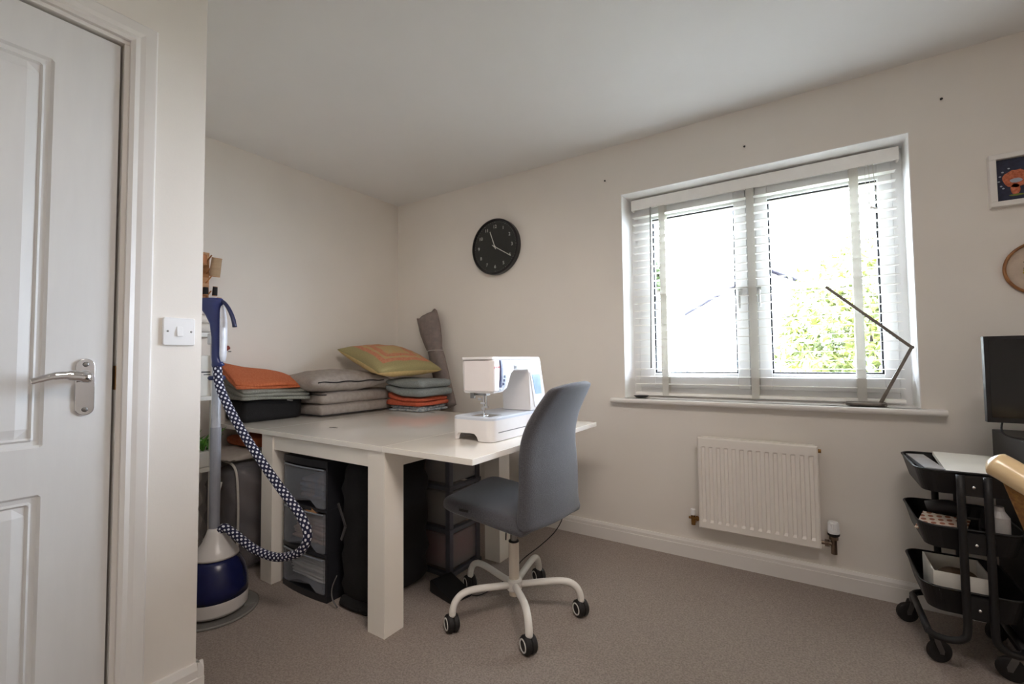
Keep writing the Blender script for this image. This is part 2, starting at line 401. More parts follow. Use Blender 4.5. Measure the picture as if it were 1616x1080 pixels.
# ---- window
m_rev = mat('reveal_brightened', (246, 245, 243), 0.7, var=.005)  # whiter than the wall paint: window brightness put into the colour
RV = .003
struct(finish('trim_4', B((OX0-.0005, OX0+RV, YB-.0005, 2.8145, OZ0, OZ1), (OX1-RV, OX1+.0005, YB-.0005, 2.8145, OZ0, OZ1), (OX0+RV, OX1-RV, YB-.0005, 2.8145, OZ1-RV, OZ1+.0005)), m_rev), 'plaster reveal around the window, whitened for the window light')
PX = [(-.795, -.335), (-.170, .300)]; PZ0, PZ1 = .999, 1.952; YW = 2.815
win = finish('window_1', bmesh.new(), m_upvc) if False else None
bm = B((OX0, OX0+.045, YW, YW+.065, OZ0-.02, OZ1), (OX1-.045, OX1, YW, YW+.065, OZ0-.02, OZ1), (OX0+.045, OX1-.045, YW, YW+.065, OZ1-.05, OZ1), (OX0+.045, OX1-.045, YW, YW+.065, OZ0-.02, OZ0+.055), (-.2755, -.2295, YW, YW+.065, OZ0+.055, OZ1-.05))
win = struct(finish('window_1', bm, m_upvc, bevel=.003), 'white double casement window with two panes')
glass = glass_mat('window_glass')
for k, (a, b) in enumerate(PX):
    sx0 = OX0+.0452 if k == 0 else -.2293; sx1 = -.2757 if k == 0 else OX1-.0452
    sz0, sz1 = OZ0+.0552, OZ1-.0502
    yf, yb = YW-.012, YW+.045
    bm = B((sx0, a, yf, yb, sz0, sz1), (b, sx1, yf, yb, sz0, sz1), (a, b, yf, yb, sz0, PZ0), (a, b, yf, yb, PZ1, sz1))
    sash = finish('sash_frame', bm, m_upvc, win, bevel=.003)
    g = .008
    finish('gasket', B((a, a+g, yf+.012, yb-.01, PZ0, PZ1), (b-g, b, yf+.012, yb-.01, PZ0, PZ1), (a+g, b-g, yf+.012, yb-.01, PZ0, PZ0+g), (a+g, b-g, yf+.012, yb-.01, PZ1-g, PZ1)), m_gasket, sash)
    finish('pane', B((a+g, b-g, yf+.02, yf+.024, PZ0+g, PZ1-g)), glass, sash)
    finish('glazing_bar', B((a+g, b-g, yf+.026, yf+.040, 1.452, 1.474)), m_upvc, sash)
    hx = -.316 if k == 0 else -.218
    bm = B((hx-.010, hx+.010, yf-.012, yf, 1.43, 1.475))
    tube([(hx, yf-.01, 1.452), (hx, yf-.030, 1.450), (hx, yf-.034, 1.43), (hx, yf-.034, 1.36)], .007, 10, bm)
    finish('window_handle', bm, mat('handle_white', (205, 205, 203), .35), sash, bevel=.001)
sill_poly = [(2.722, OZ0-.028), (2.722, OZ0)] + [(2.597-.013*math.sin(a), OZ0-.014+.014*math.cos(a)) for a in [k*PI/8 for k in range(9)]]
# sill: inner part within the reveal plus nosing with horns
bm = B((OX0+.0005, OX1-.0005, 2.60, YW-.0005, OZ0-.0195, OZ0))
prism([(2.6375, OZ0-.028), (2.6375, OZ0)] + [(2.597-.013*math.sin(a), OZ0-.014+.014*math.cos(a)) for a in [k*PI/8 for k in range(9)]], -1.003, .476, 'X', bm)
sl = struct(finish('trim_3', bm, m_gloss, smooth=False), 'white painted window sill board with rounded nosing')

# ---- venetian blind
bl = thing('venetian_blind', 'white wooden slatted blind, lowered with open slats, inside the window recess', 'blind', (-.27, 2.77, OZ0+.01))
BX0, BX1 = -.900, .366
finish('valance', B((BX0-.004, BX1+.014, 2.742, 2.750, 2.009, 2.073), (BX0-.004, BX0+.004, 2.750, 2.792, 2.009, 2.073), (BX1+.006, BX1+.014, 2.750, 2.792, 2.009, 2.073)), m_slat, bl, bevel=.002)
finish('head_rail', B((BX0+.01, BX1-.003, 2.752, 2.794, 2.022, 2.066)), m_slat, bl)
zs = []; z = .934-.0451+.0
z = .9338
while z < 2.005: zs.append(z); z += .0449
for z in zs:
    a = math.radians(1 + random.uniform(-.8, .8)); hw = .0245
    c, s = math.cos(a)*hw, math.sin(a)*hw
    bm = prism([(2.770-c, z-s-.0013), (2.770+c, z+s-.0013), (2.770+c, z+s+.0013), (2.770-c, z-s+.0013)], BX0, BX1, 'X')
    finish('slat', bm, m_slat, bl)
finish('bottom_rail', B((BX0, BX1, 2.746, 2.794, .866, .884)), m_slat, bl, bevel=.004)
for x in (-.719, -.248, .206):
    finish('ladder_tape', B((x-.018, x+.018, 2.7436, 2.7442, .865, 2.03), (x-.018, x+.018, 2.7960, 2.7966, .865, 2.03), (x-.018, x+.018, 2.7442, 2.796, .8645, .8653)), m_tape, bl)
wd = finish('tilt_wand', tube([(-.783, 2.738, 2.01), (-.790, 2.736, 1.50), (-.799, 2.736, 1.03)], .0045, 8), mat('wand_grey', (150, 148, 145), .4), bl, smooth=True)
def cord(pts, r=.0013): return tube(smooth_path(pts, 5), r, 6)
bm = cord([(.262, 2.738, 2.012), (.266, 2.734, 1.90), (.258, 2.734, 1.84), (.268, 2.732, 1.80), (.285, 2.730, 1.80)])
tube(smooth_path([(.280, 2.738, 2.012), (.285, 2.734, 1.90), (.290, 2.732, 1.84), (.262, 2.732, 1.82), (.258, 2.732, 1.80)], 5), .0013, 6, bm)
finish('lift_cord', bm, m_tape, bl, smooth=True)
bm = lathe([(0, 0), (.007, .001), (.008, .006), (.005, .026), (.0025, .032), (0, .032)], (0, 0, 0), 14)
bm.transform(Matrix.Translation((.262, 2.730, 1.80)) @ Matrix.Rotation(math.radians(115), 4, 'Y'))
finish('cord_tassel', bm, m_slat, bl, smooth=True)
finish('lift_cord', cord([(.250, 2.742, 2.012), (.252, 2.736, 1.6), (.247, 2.736, 1.19)], .001), m_tape, bl, smooth=True)
finish('cord_tassel', lathe([(0, 0), (.007, .001), (.008, .006), (.005, .028), (.0025, .034), (0, .034)], (.247, 2.736, 1.155), 14), mat('wand_grey', (150, 148, 145)), bl, smooth=True)

# ---- things on the sill
m_lamp = mat('lamp_metal', (122, 116, 110), 0.32, metal=.85, var=.08, scale=60)
lp = thing('desk_lamp', 'slim folding metal desk lamp with straight arms standing on the window sill', 'lamp', (.21, 2.69, OZ0))
bm = prism([(x, y) for x, y in rrect(.136, .288, 2.632, 2.738, .034, 8)], OZ0+.0003, OZ0+.017, 'Z')
finish('lamp_base', bm, m_lamp, lp, bevel=.003)
def bar(p, q, wdt, th, bm=None, up=(0, 1, 0)):
    p, q = Vector(p), Vector(q); d = (q-p).normalized(); n = Vector(up); s = d.cross(n).normalized()
    bm = bm or bmesh.new(); vs = []
    for e in (p, q):
        for i, j in ((-1, -1), (1, -1), (1, 1), (-1, 1)): vs.append(bm.verts.new(e + s*i*wdt/2 + n*j*th/2))
    for f in ((0, 3, 2, 1), (4, 5, 6, 7), (0, 1, 5, 4), (1, 2, 6, 5), (2, 3, 7, 6), (3, 0, 4, 7)): bm.faces.new([vs[i] for i in f])
    return bm
yl = 2.688
finish('lower_arm', bar((.266, yl-.004, .872), (.384, yl-.004, 1.126), .013, .006), m_lamp, lp, bevel=.001)
finish('lower_arm', bar((.266+.007, yl+.006, .872), (.384+.004, yl+.006, 1.126), .006, .004), m_lamp, lp)
ua = finish('lamp_head', bar((.386, yl, 1.123), (.076, yl, 1.429), .013, .012), m_lamp, lp, bevel=.001)
bm = bmesh.new()
for k in range(22):
    t_ = .12+.8*k/21; p = Vector((.386, yl, 1.123)).lerp(Vector((.076, yl, 1.429)), t_)
    d = (Vector((.076, 0, 1.429))-Vector((.386, 0, 1.123))).normalized(); n = Vector((d.z, 0, -d.x)); n = n if n.z < 0 else -n
    bar(p+n*.0068-d*.0035, p+n*.0068+d*.0035, .0012, .006, bm)
finish('led_strip', bm, mat('led_lens', (40, 38, 36), .3), ua)
finish('hinge', lathe([(0, -.008), (.008, -.008), (.008, .008), (0, .008)], (.385, yl, 1.125), 16, axis='Y'), m_lamp, lp, smooth=False)
o = finish('trinket_dish', lathe([(0, .002), (.030, .003), (.046, .013), (.044, .014), (.030, .007), (0, .007)], (-.840, 2.668, OZ0), 24), mat('dark_glaze', (22, 22, 24), .3), smooth=True)
tag(o, 'small flat black dish on the left end of the window sill', 'dish')

# ---- three screws left in the wall
for (x, z_), lb in zip(((-1.029, 2.194), (-.253, 2.199), (.512, 2.20)), ('dark wall screw up left of the window recess', 'dark wall screw above the middle of the window', 'dark wall screw up right of the window, near the ceiling')):
    o = finish('wall_screw', lathe([(0, -.01), (.0035, -.01), (.0035, .004), (.0055, .007), (0, .009)], (x, YB, z_), 10, rot=Matrix.Rotation(PI/2, 3, 'X')), m_black)
    tag(o, lb, 'screw', 'screws left in the window wall')

# ---- radiator
m_rad = mat('radiator_enamel', (236, 230, 222), .35, var=.008)
rd = thing('radiator', 'white ribbed panel radiator on the wall below the window', 'radiator', (-.247, 2.575, .2))
RX0, RX1, RZ0, RZ1 = -.512, .018, .199, .670
def rad_panel(yf, depth):
    bm = bmesh.new(); n = 14; pitch = (RX1-RX0-.02)/n
    xs = {RX0, RX1, RX0+.006, RX1-.006}
    ch = []
    for k in range(n):
        c = RX0+.010+(k+.5)*pitch; ch.append((c-.0105, c+.0105)); xs |= {c-.0105, c-.0065, c+.0065, c+.0105}
    zs_ = [RZ0, RZ0+.006, RZ0+.034, RZ0+.046, RZ1-.052, RZ1-.046, RZ1-.006, RZ1]
    xs = sorted(xs)
    def h(x, z):
        e = 0
        if x <= RX0 or x >= RX1 or z <= RZ0 or z >= RZ1: return .004
        for a, b in ch:
            if a < x < b and (RZ0+.04) < z < (RZ1-.05): return .007
        return 0
    G = [[bm.verts.new((x, yf+h(x, z), z)) for z in zs_] for x in xs]
    for i in range(len(xs)-1):
        for j in range(len(zs_)-1): bm.faces.new((G[i][j], G[i+1][j], G[i+1][j+1], G[i][j+1]))
    C = [bm.verts.new((x, yf+depth, z)) for x, z in ((RX0, RZ0), (RX1, RZ0), (RX1, RZ1), (RX0, RZ1))]
    bm.faces.new(C)
    bm.faces.new([G[i][0] for i in range(len(xs))] + [C[1], C[0]]); bm.faces.new([G[i][-1] for i in range(len(xs))] + [C[2], C[3]])
    bm.faces.new([G[0][j] for j in range(len(zs_))] + [C[3], C[0]]); bm.faces.new([G[-1][j] for j in range(len(zs_))] + [C[2], C[1]])
    return bm
finish('front_panel', rad_panel(2.547, .016), m_rad, rd)
finish('back_panel', B((RX0+.012, RX1-.012, 2.590, 2.606, RZ0+.01, RZ1)), m_rad, rd, bevel=.002)
for xb_ in (RX0+.10, RX1-.13): finish('bracket', B((xb_, xb_+.03, 2.606, YB, .30, .60)), m_rad, rd)
for xb_ in (RX0+.02, RX1-.05):
    for zb_ in (RZ0+.005, RZ1-.04): finish('connector', B((xb_, xb_+.03, 2.5625, 2.591, zb_, zb_+.03)), m_rad, rd)
bm = tube([(RX1-.02, 2.577, RZ1-.025), (RX1+.012, 2.577, RZ1-.025)], .009, 12)
finish('bleed_plug', bm, m_brass, rd, smooth=False)
# left lock-shield valve
x = RX0-.035; zv = RZ0+.035
bm = tube([(RX0+.01, 2.577, zv), (x, 2.577, zv)], .009, 12); tube([(x-.022, 2.577, zv), (x-.010, 2.577, zv)], .006, 10, bm)
tube([(x, 2.577, zv+.018), (x, 2.577, zv-.035)], .011, 12, bm); tube([(x, 2.577, zv-.030), (x, YB, zv-.030)], .008, 12, bm)
lathe([(.009, -.006), (.014, -.006), (.014, .006), (.009, .006)], (x+.02, 2.577, zv), 6, bm, axis='X')
v = finish('valve', bm, m_brass, rd, bevel=.0008)
finish('valve_cap', lathe([(0, 0), (.012, 0), (.013, .028), (.011, .031), (0, .031)], (x, 2.577, zv+.017), 16), m_upvc, v, smooth=False)
# thermostatic valve at the right
x = RX1+.048; zv = RZ0+.026
m_nick = mat('dull_nickel', (128, 112, 98), .35, metal=1, var=.15)
bm = tube([(RX1-.01, 2.577, zv), (x, 2.577, zv)], .009, 12); tube([(x, 2.577, zv+.035), (x, 2.577, zv-.045)], .012, 12, bm)
tube([(x, 2.577, zv-.038), (x, YB, zv-.038)], .009, 12, bm)
lathe([(.009, -.009), (.017, -.009), (.017, .009), (.009, .009)], (x-.026, 2.577, zv), 6, bm, axis='X')
lathe([(.012, 0), (.018, 0), (.018, .016), (.012, .016)], (x, 2.577, zv+.020), 6, bm)
v = finish('thermostatic_valve', bm, m_nick, rd, bevel=.0008)
finish('collar', lathe([(0, 0), (.017, 0), (.024, .008), (.024, .016), (0, .016)], (x, 2.577, zv+.034), 24), m_black, v, smooth=False)
bm = bmesh.new(); prof = []
poly = [((.0225 if k % 2 else .0195)*math.cos(2*PI*k/36), (.0225 if k % 2 else .0195)*math.sin(2*PI*k/36)) for k in range(36)]
prism([(x+a, 2.577+b) for a, b in poly], zv+.062, zv+.094, 'Z', bm); lathe([(0, 0), (.023, 0), (.0235, .012), (0, .012)], (x, 2.577, zv+.050), 24, bm)
lathe([(0, 0), (.0215, 0), (.019, .008), (0, .009)], (x, 2.577, zv+.094), 24, bm)
finish('control_knob', bm, m_upvc, v)

# ---- wall clock
CX, CZ, CR = -1.850, 1.897, .200
ck = thing('wall_clock', 'round black wall clock with white numerals between the corner and the window', 'clock', (CX, YB, CZ))
prof = [(0, 0), (CR-.006, 0), (CR, .004), (CR, .040), (CR-.004, .045), (CR-.012, .045), (CR-.014, .030), (0, .030)]
R_ = Matrix.Rotation(PI/2, 3, 'X')
finish('case', lathe(prof, (CX, YB-.0005, CZ), 72, rot=R_), mat('clock_case', (20, 18, 19), .35, var=.05), ck)
yf = YB-.0315
finish('dial', lathe([(0, 0), (CR-.0145, 0), (CR-.0145, .0008), (0, .0008)], (CX, yf, CZ), 64, rot=R_), mat('dial_black', (44, 43, 42), .5, var=.04), ck)
m_num = mat('numeral_white', (225, 222, 215), .6, var=0)
bm = bmesh.new()
for h in range(1, 13):
    a = math.radians(90-30*h); rr_ = CR*.72
    text_bm(str(h), .033, face_mtx((CX+rr_*math.cos(a), yf-.0016, CZ+rr_*math.sin(a)), (1, 0, 0), (0, 0, 1)), .0004, bm)
for k in range(60):
    a = 2*PI*k/60; rr_ = CR*.885; s = .0022 if k % 5 == 0 else .0014
    lathe([(0, 0), (s, 0), (0, .0006)], (CX+rr_*math.cos(a), yf-.0009, CZ+rr_*math.sin(a)), 6, bm, rot=R_)
finish('numerals', bm, m_num, ck)
def hand(deg, L_, back, wdt, yo):
    a = math.radians(90-deg); d = Vector((math.cos(a), 0, math.sin(a))); c = Vector((CX, yo, CZ))
    return bar(c-d*back, c+d*L_, wdt, .001)
finish('hour_hand', hand(340, CR*.60, CR*.10, .0062, yf-.005), m_num, ck)
finish('minute_hand', hand(121, CR*.80, CR*.12, .0055, yf-.0075), m_num, ck)
finish('hand_pin', lathe([(0, 0), (.006, 0), (.006, .010), (0, .011)], (CX, yf-.0008, CZ), 16, rot=R_), m_num, ck)
finish('clock_glass', lathe([(0, 0), (CR-.0145, 0), (CR-.0145, .001), (0, .001)], (CX, YB-.042, CZ), 48, rot=R_), glass_mat('window_glass'), ck)

# ---- pictures at the right
pf = thing('framed_picture', 'white framed square picture of an orange-haired figure on navy, hung at the right', 'picture', (.765, YB, 1.795))
fx0, fx1, fz0, fz1 = .640, .900, 1.690, 1.905
bm = bmesh.new()
def frame_bm(x0, x1, z0, z1, wd_, y0, y1, bm):
    return B((x0, x1, y0, y1, z1-wd_, z1), (x0, x1, y0, y1, z0, z0+wd_), (x0, x0+wd_, y0, y1, z0+wd_, z1-wd_), (x1-wd_, x1, y0, y1, z0+wd_, z1-wd_), bm=bm)
finish('frame', frame_bm(fx0, fx1, fz0, fz1, .021, YB-.030, YB-.001, bm), m_gloss, pf, bevel=.002)
finish('artwork', B((fx0+.021, fx1-.021, YB-.010, YB-.006, fz0+.021, fz1-.021)), mat('art_navy', (46, 50, 70), .8, var=.15, scale=60), pf)
bm = bmesh.new()
def disc(cx_, cz_, rx, rz, y, bm, n=20, ph=0):
    vs = [bm.verts.new((cx_+rx*math.cos(2*PI*k/n)*(1+.06*math.sin(5*k+ph)), y, cz_+rz*math.sin(2*PI*k/n)*(1+.06*math.cos(3*k+ph)))) for k in range(n)]
    bm.faces.new(vs); return bm
disc(.720, 1.800, .040, .036, YB-.0105, bm); disc(.716, 1.757, .014, .022, YB-.0105, bm)
finish('figure', bm, mat('art_orange', (196, 112, 78), .8, rgb2=(160, 82, 52), scale=150), pf)
bm = bmesh.new(); disc(.719, 1.792, .018, .009, YB-.011, bm); 
for q in ((.674, 1.815), (.682, 1.832), (.670, 1.795), (.676, 1.775), (.700, 1.844), (.682, 1.765), (.80, 1.85), (.84, 1.80), (.79, 1.77)): disc(q[0], q[1], .004, .003, YB-.011, bm, 8)
finish('pale_stitching', bm, mat('art_white', (170, 178, 190), .8), pf)
bm = bmesh.new(); disc(.719, 1.733, .022, .004, YB-.011, bm); finish('grass_stitching', bm, mat('art_green', (110, 118, 52), .8), pf)
hp_ = thing('embroidery_hoop', 'round wooden embroidery hoop with floral stitching hung below the framed picture', 'embroidery hoop', (.776, YB, 1.43))
hr = .109
ring = [(.776+hr*math.cos(2*PI*k/64), YB-.010, 1.43+hr*math.sin(2*PI*k/64)) for k in range(64)]
finish('hoop', tube([(.776+(hr-.005)*math.cos(2*PI*k/64), YB-.010, 1.43+(hr-.005)*math.sin(2*PI*k/64)) for k in range(64)], .0055, 10, closed=True, sx=1.5, up=(0, 1, 0)), mat('hoop_wood', (160, 108, 60), .5, rgb2=(130, 84, 44), scale=30), hp_, smooth=True)
finish('cloth', lathe([(0, 0), (hr-.008, 0), (hr-.008, .001), (0, .001)], (.776, YB-.006, 1.43), 48, rot=R_), mat('hoop_cloth', (196, 178, 160), .9, bump=.3, bscale=500), hp_)
bm = bmesh.new(); bm2 = bmesh.new(); rnd = random.Random(3)
for k in range(130):
    a = rnd.uniform(-1, 1); b_ = rnd.uniform(-1, 1)
    if a*a+b_*b_ > 1: continue
    disc(.775+a*.055, 1.432+b_*.05, .0035, .0045, YB-.0075-rnd.random()*.0006, bm if rnd.random() < .75 else bm2, 6, k)
finish('dark_stitching', bm, mat('stitch_dark', (36, 44, 32), .8), hp_); finish('yellow_stitching', bm2, mat('stitch_yellow', (170, 150, 50), .8), hp_)
# ================================================================== the white table
TZ = .748; TX0, TX1, TY0, TY1 = -2.862, -.972, 1.225, 2.30
tb = thing('extending_table', 'large white glossy table with chunky square legs filling the alcove', 'table', (-1.9, 1.7, 0))
finish('tabletop', B((-2.335, -1.425, TY0, TY1, TZ-.022, TZ)), m_table, tb, bevel=.0012)
finish('extension_leaf', B((-1.4245, TX1, TY0, TY1, TZ-.022, TZ)), m_table, tb, bevel=.0012)
finish('extension_leaf', B((TX0, -2.3355, TY0, TY1, TZ-.022, TZ)), m_table, tb, bevel=.0012)
LX = (-2.335, -1.52); LY = (1.232, 2.02)
for lx in LX:
    for ly in LY: finish('leg', B((lx, lx+.1, ly, ly+.1, 0, TZ-.0225)), m_tleg, tb, bevel=.0015)
for ly in (1.240, 2.090): finish('apron', B((-2.2345, -1.5205, ly, ly+.022, .655, TZ-.0225)), m_tleg, tb)
for lx in (-2.327, -1.450): finish('apron', B((lx, lx+.022, 1.3325, 2.0195, .655, TZ-.0225)), m_tleg, tb)
for (x, y) in ((-2.06, 1.452), (-2.08, 2.20)):
    finish('leaf_catch', B((x-.030, x-.008, y-.004, y+.004, TZ, TZ+.0012), (x-.004, x+.010, y-.005, y+.005, TZ, TZ+.0016), (x+.013, x+.028, y-.003, y+.003, TZ, TZ+.001)), m_black, tb)

# ---- sewing machine
sm = thing('sewing_machine', 'white computerised sewing machine with a small screen on the table corner', 'sewing machine', (-1.2, 1.73, TZ))
X0, X1, Y0, Y1 = -1.305, -1.088, 1.500, 1.975; zb = TZ+.002
pl = rrect(X0, X1, Y0, Y1, .034, 8)
pts = []
n = len(pl)
for i in range(n):
    a, b = Vector(pl[i]), Vector(pl[(i+1) % n]); k = 24 if (b-a).length > .1 else 1
    for j in range(k): pts.append(a.lerp(b, j/k))
def zlow(p):
    if p.y < Y0+.002:
        u = (p.x-(X0+.020))/.125           # finger recess
        if 0 < u < 1: return zb+.030*min(1, min(u, 1-u)*6)**.5
    return zb
bm = bmesh.new()
lo = [bm.verts.new((p.x, p.y, zlow(p))) for p in pts]; hi = [bm.verts.new((p.x, p.y, .836)) for p in pts]
for i in range(len(pts)): bm.faces.new((lo[i], lo[(i+1)%len(pts)], hi[(i+1)%len(pts)], hi[i]))
bm.faces.new(hi)
il = [bm.verts.new((X0+.012+(p.x-X0)*.89, Y0+.014+(p.y-Y0)*.95, zlow(p))) for p in pts]; ih = [bm.verts.new((v.co.x, v.co.y, .80)) for v in il]
for i in range(len(pts)):
    j = (i+1) % len(pts); bm.faces.new((il[i], ih[i], ih[j], il[j])); bm.faces.new((lo[i], il[i], il[j], lo[j]))
bm.faces.new(ih[::-1])
finish('base', bm, m_machine, sm, smooth=False)
bm = bmesh.new(); rings = []
for z_, s in ((.8362, 0), (.845, 0), (.8485, .0035)):
    rings.append([bm.verts.new((p.x+(-s if p.x > -1.2 else s), p.y+(s if p.y < 1.7 else -s), z_)) for p in pts])
for A_, B_ in zip(rings, rings[1:]):
    for i in range(len(pts)): bm.faces.new((A_[i], A_[(i+1)%len(pts)], B_[(i+1)%len(pts)], B_[i]))
bm.faces.new(rings[-1]); bm.faces.new(rings[0][::-1])
finish('deck', bm, m_machgrey, sm)
finish('trim_line', B((X1-.001, X1+.0006, 1.545, 1.94, .783, .7865)), mat('seam_grey', (110, 110, 112), .5), sm)
HX0, HX1 = -1.248, -1.092; HT = 1.096
# C-shaped body seen from the operator's side: needle head, arm and tower
body = [(1.512, .955), (1.520, .947), (1.585, .950), (1.620, .965), (1.640, 1.000), (1.652, 1.026), (1.675, 1.040), (1.790, 1.040), (1.800, 1.025), (1.812, .849), (1.960, .849), (1.952, .930), (1.925, 1.02), (1.908, HT-.006), (1.902, HT), (1.525, HT), (1.508, HT-.010), (1.506, 1.05)]
finish('body', prism(body, HX0, HX1, 'X'), m_machine, sm, bevel=.011, seg=3)
finish('lid', prism(rrect(HX0-.004, HX1+.004, 1.496, 1.905, .02, 5), HT-.008, HT+.004, 'Z'), m_machine, sm, bevel=.003)
head = rrect(HX0+.002, HX1+.010, 1.500, 1.560, .020, 6)
finish('face_cover', prism(head, .957, HT-.010, 'Z'), mat('face_white', (238, 232, 231), .28, var=.005), sm, bevel=.004)
xs = HX1+.0012
strip = [(1.562, HT-.010), (1.574, HT-.010), (1.580, 1.05), (1.578, 1.01), (1.572, .975), (1.556, .972), (1.566, 1.01), (1.568, 1.05)]
finish('navy_strip', prism(strip, HX1-.002, HX1+.006, 'X'), m_navy, sm)
strip2 = [(1.5745, HT-.010), (1.590, HT-.010), (1.592, 1.05), (1.612, 1.010), (1.600, .975), (1.580, .958), (1.550, .955), (1.552, .968), (1.5725, .974), (1.579, 1.01), (1.581, 1.05)]
finish('button_panel', prism(strip2, HX1-.002, HX1+.004, 'X'), mat('panel_grey', (188, 198, 212), .3), sm)
bm = bmesh.new()
for (y, z_) in ((1.594, 1.016), (1.590, 1.000), (1.585, .985)): B((HX1+.004, HX1+.0055, y-.0055, y+.0055, z_-.0055, z_+.0055), bm=bm)
finish('button', bm, m_navy, sm)
finish('start_button', B((HX1+.003, HX1+.007, 1.557, 1.573, .958, .967)), m_machgrey, sm, bevel=.001)
finish('brand_name', text_bm('JANOME', .0115, face_mtx((HX1+.0103, 1.531, 1.056), (0, 1, 0), (0, 0, 1)), .0003), mat('brand_red', (205, 70, 70), .5), sm)
finish('dial_window', B((HX1-.001, HX1+.003, 1.672, 1.704, 1.046, 1.064)), m_machgrey, sm, bevel=.001)
finish('dial', B((HX1+.002, HX1+.0045, 1.676, 1.690, 1.049, 1.061)), mat('seam_grey', (110, 110, 112)), sm)
# screen on the tower
sc_ = prism([(1.806, 1.030), (1.905, 1.030), (1.925, .93), (1.925, .865), (1.848, .865)], HX1-.002, HX1+.004, 'X')
finish('screen_bezel', sc_, mat('bezel_white', (238, 240, 245), .3), sm, bevel=.001)
finish('screen', prism([(1.820, 1.018), (1.893, 1.018), (1.908, .925), (1.852, .925)], HX1+.004, HX1+.0055, 'X'), mat('screen_pale', (176, 205, 238), .15), sm)
# needle works
bm = tube([(-1.168, 1.553, .950), (-1.168, 1.553, .862)], .0035, 10); tube([(-1.150, 1.548, .950), (-1.150, 1.548, .888)], .003, 10, bm)
B((-1.176, -1.160, 1.547, 1.559, .874, .888), (-1.180, -1.156, 1.545, 1.551, .900, .908), (-1.160, -1.142, 1.543, 1.553, .884, .892), (-1.196, -1.176, 1.548, 1.552, .915, .925), bm=bm)
finish('needle_bar', bm, m_chrome, sm)
bm = B((-1.178, -1.158, 1.535, 1.575, .8495, .8515), (-1.170, -1.166, 1.550, 1.556, .851, .876)); finish('presser_foot', bm, m_chrome, sm, bevel=.0005)
bm = B((-1.215, -1.195, 1.520, 1.530, .925, .952), (-1.200, -1.140, 1.53, 1.56, .938, .950)); finish('thread_guide', bm, m_steel, sm)
finish('needle_plate', prism(rrect(-1.225, -1.120, 1.535, 1.620, .006, 3), .8478, .8492, 'Z'), m_steel, sm)

# ---- foot pedal with cable
pd = thing('foot_pedal', 'black sewing machine foot pedal on the carpet beside the table leg', 'pedal', (-1.44, 1.62, 0))
bm = prism([(-.085, .004), (.085, .004), (.085, .022), (-.075, .060), (-.085, .055)], -.06, .06, 'Y')
bm.transform(Matrix.Translation((-1.43, 1.635, 0)) @ Matrix.Rotation(math.radians(-12), 4, 'Z'))
finish('pedal_plate', bm, m_black, pd, bevel=.005)
bm = B((-.08, .08, -.055, .055, 0, .005)); bm.transform(Matrix.Translation((-1.43, 1.635, 0)) @ Matrix.Rotation(math.radians(-12), 4, 'Z')); finish('rubber_base', bm, m_rubber, pd)
cab = smooth_path([(-1.35, 1.64, .02), (-1.30, 1.70, .006), (-1.27, 1.85, .02), (-1.23, 1.95, .09), (-1.14, 1.97, .17), (-1.055, 1.98, .26), (-1.01, 1.98, .36), (-1.01, 2.0, .50), (-1.06, 2.05, .62), (-1.10, 2.10, .72)], 6)
finish('cable', tube(cab, .0025, 6), m_black, pd, smooth=True)

# ---- clothes, cushions and fabrics on the table
m_orange = mat('orange_linen', (196, 112, 72), .9, rgb2=(182, 92, 50), scale=60, bump=.5, bscale=350, stretch=(1, 4, 1))
m_greywool = mat('grey_wool', (118, 117, 110), .95, rgb2=(150, 152, 142), scale=260, bump=.5, bscale=300)
m_greylinen = mat('grey_linen', (150, 141, 134), .9, rgb2=(162, 153, 146), scale=40, bump=.35, bscale=400)
m_piping = mat('dark_piping', (34, 32, 34), .8)
c = thing('fabric_storage_case', 'flat black fabric case on the far left of the table under the folded cloths', 'case', (-2.72, 1.55, TZ))
finish('case_body', soft_box(-2.862, -2.635, 1.290, 1.640, TZ+.001, TZ+.128, .22, .003, 1), m_blackfab, c, smooth=True)
for (y, z_) in ((1.36, .888), (1.54, .862)):
    finish('zip_pull', bar((-2.636, y, z_), (-2.628, y+.028, z_-.006), .009, .003), mat('zip_grey', (150, 150, 150), .4), c)
def fold_stack(x0, x1, y0, y1, z0, lay, th, ph=0., rz=0., rnd=.45, taper=0.012, lift=None):
    bm = bmesh.new()
    for k in range(lay):
        e = taper*k*random.uniform(.4, 1)
        soft_box(x0+e, x1-e, y0+e*.6, y1-e, z0+k*th, z0+(k+1)*th+.001, rnd, .005, ph+k, 9, .003, bm)
    if rz: rot_about(bm, ((x0+x1)/2, (y0+y1)/2, z0), (0, 0, rz))
    if lift:
        zt_ = max(v.co.z for v in bm.verts)
        for v in bm.verts: v.co.z += lift(v.co.x, v.co.y, (v.co.z-z0)/(zt_-z0))
    return bm
o = finish('folded_blanket', fold_stack(-2.868, -2.575, 1.262, 1.660, TZ+.129, 3, .0175, 2, math.radians(-2), lift=lambda x, y, t: t*.40*max(0, (-x-2.60))*(1-.5*(y-1.25)/.4) - .018*(1-t)*max(0, (y-1.4)/.25)*(x > -2.63)), m_greywool, smooth=True)
tag(o, 'mottled grey wool blanket folded flat on the black fabric case', 'blanket')
o = finish('folded_cloth', fold_stack(-2.862, -2.600, 1.245, 1.625, TZ+.185, 2, .015, 5, math.radians(-3), lift=lambda x, y, t: (.40+.12*t)*max(0, (-x-2.60))*(1-.5*(y-1.25)/.4)), m_orange, smooth=True)
tag(o, 'rust orange linen cloth folded on top of the grey wool blanket', 'cloth')
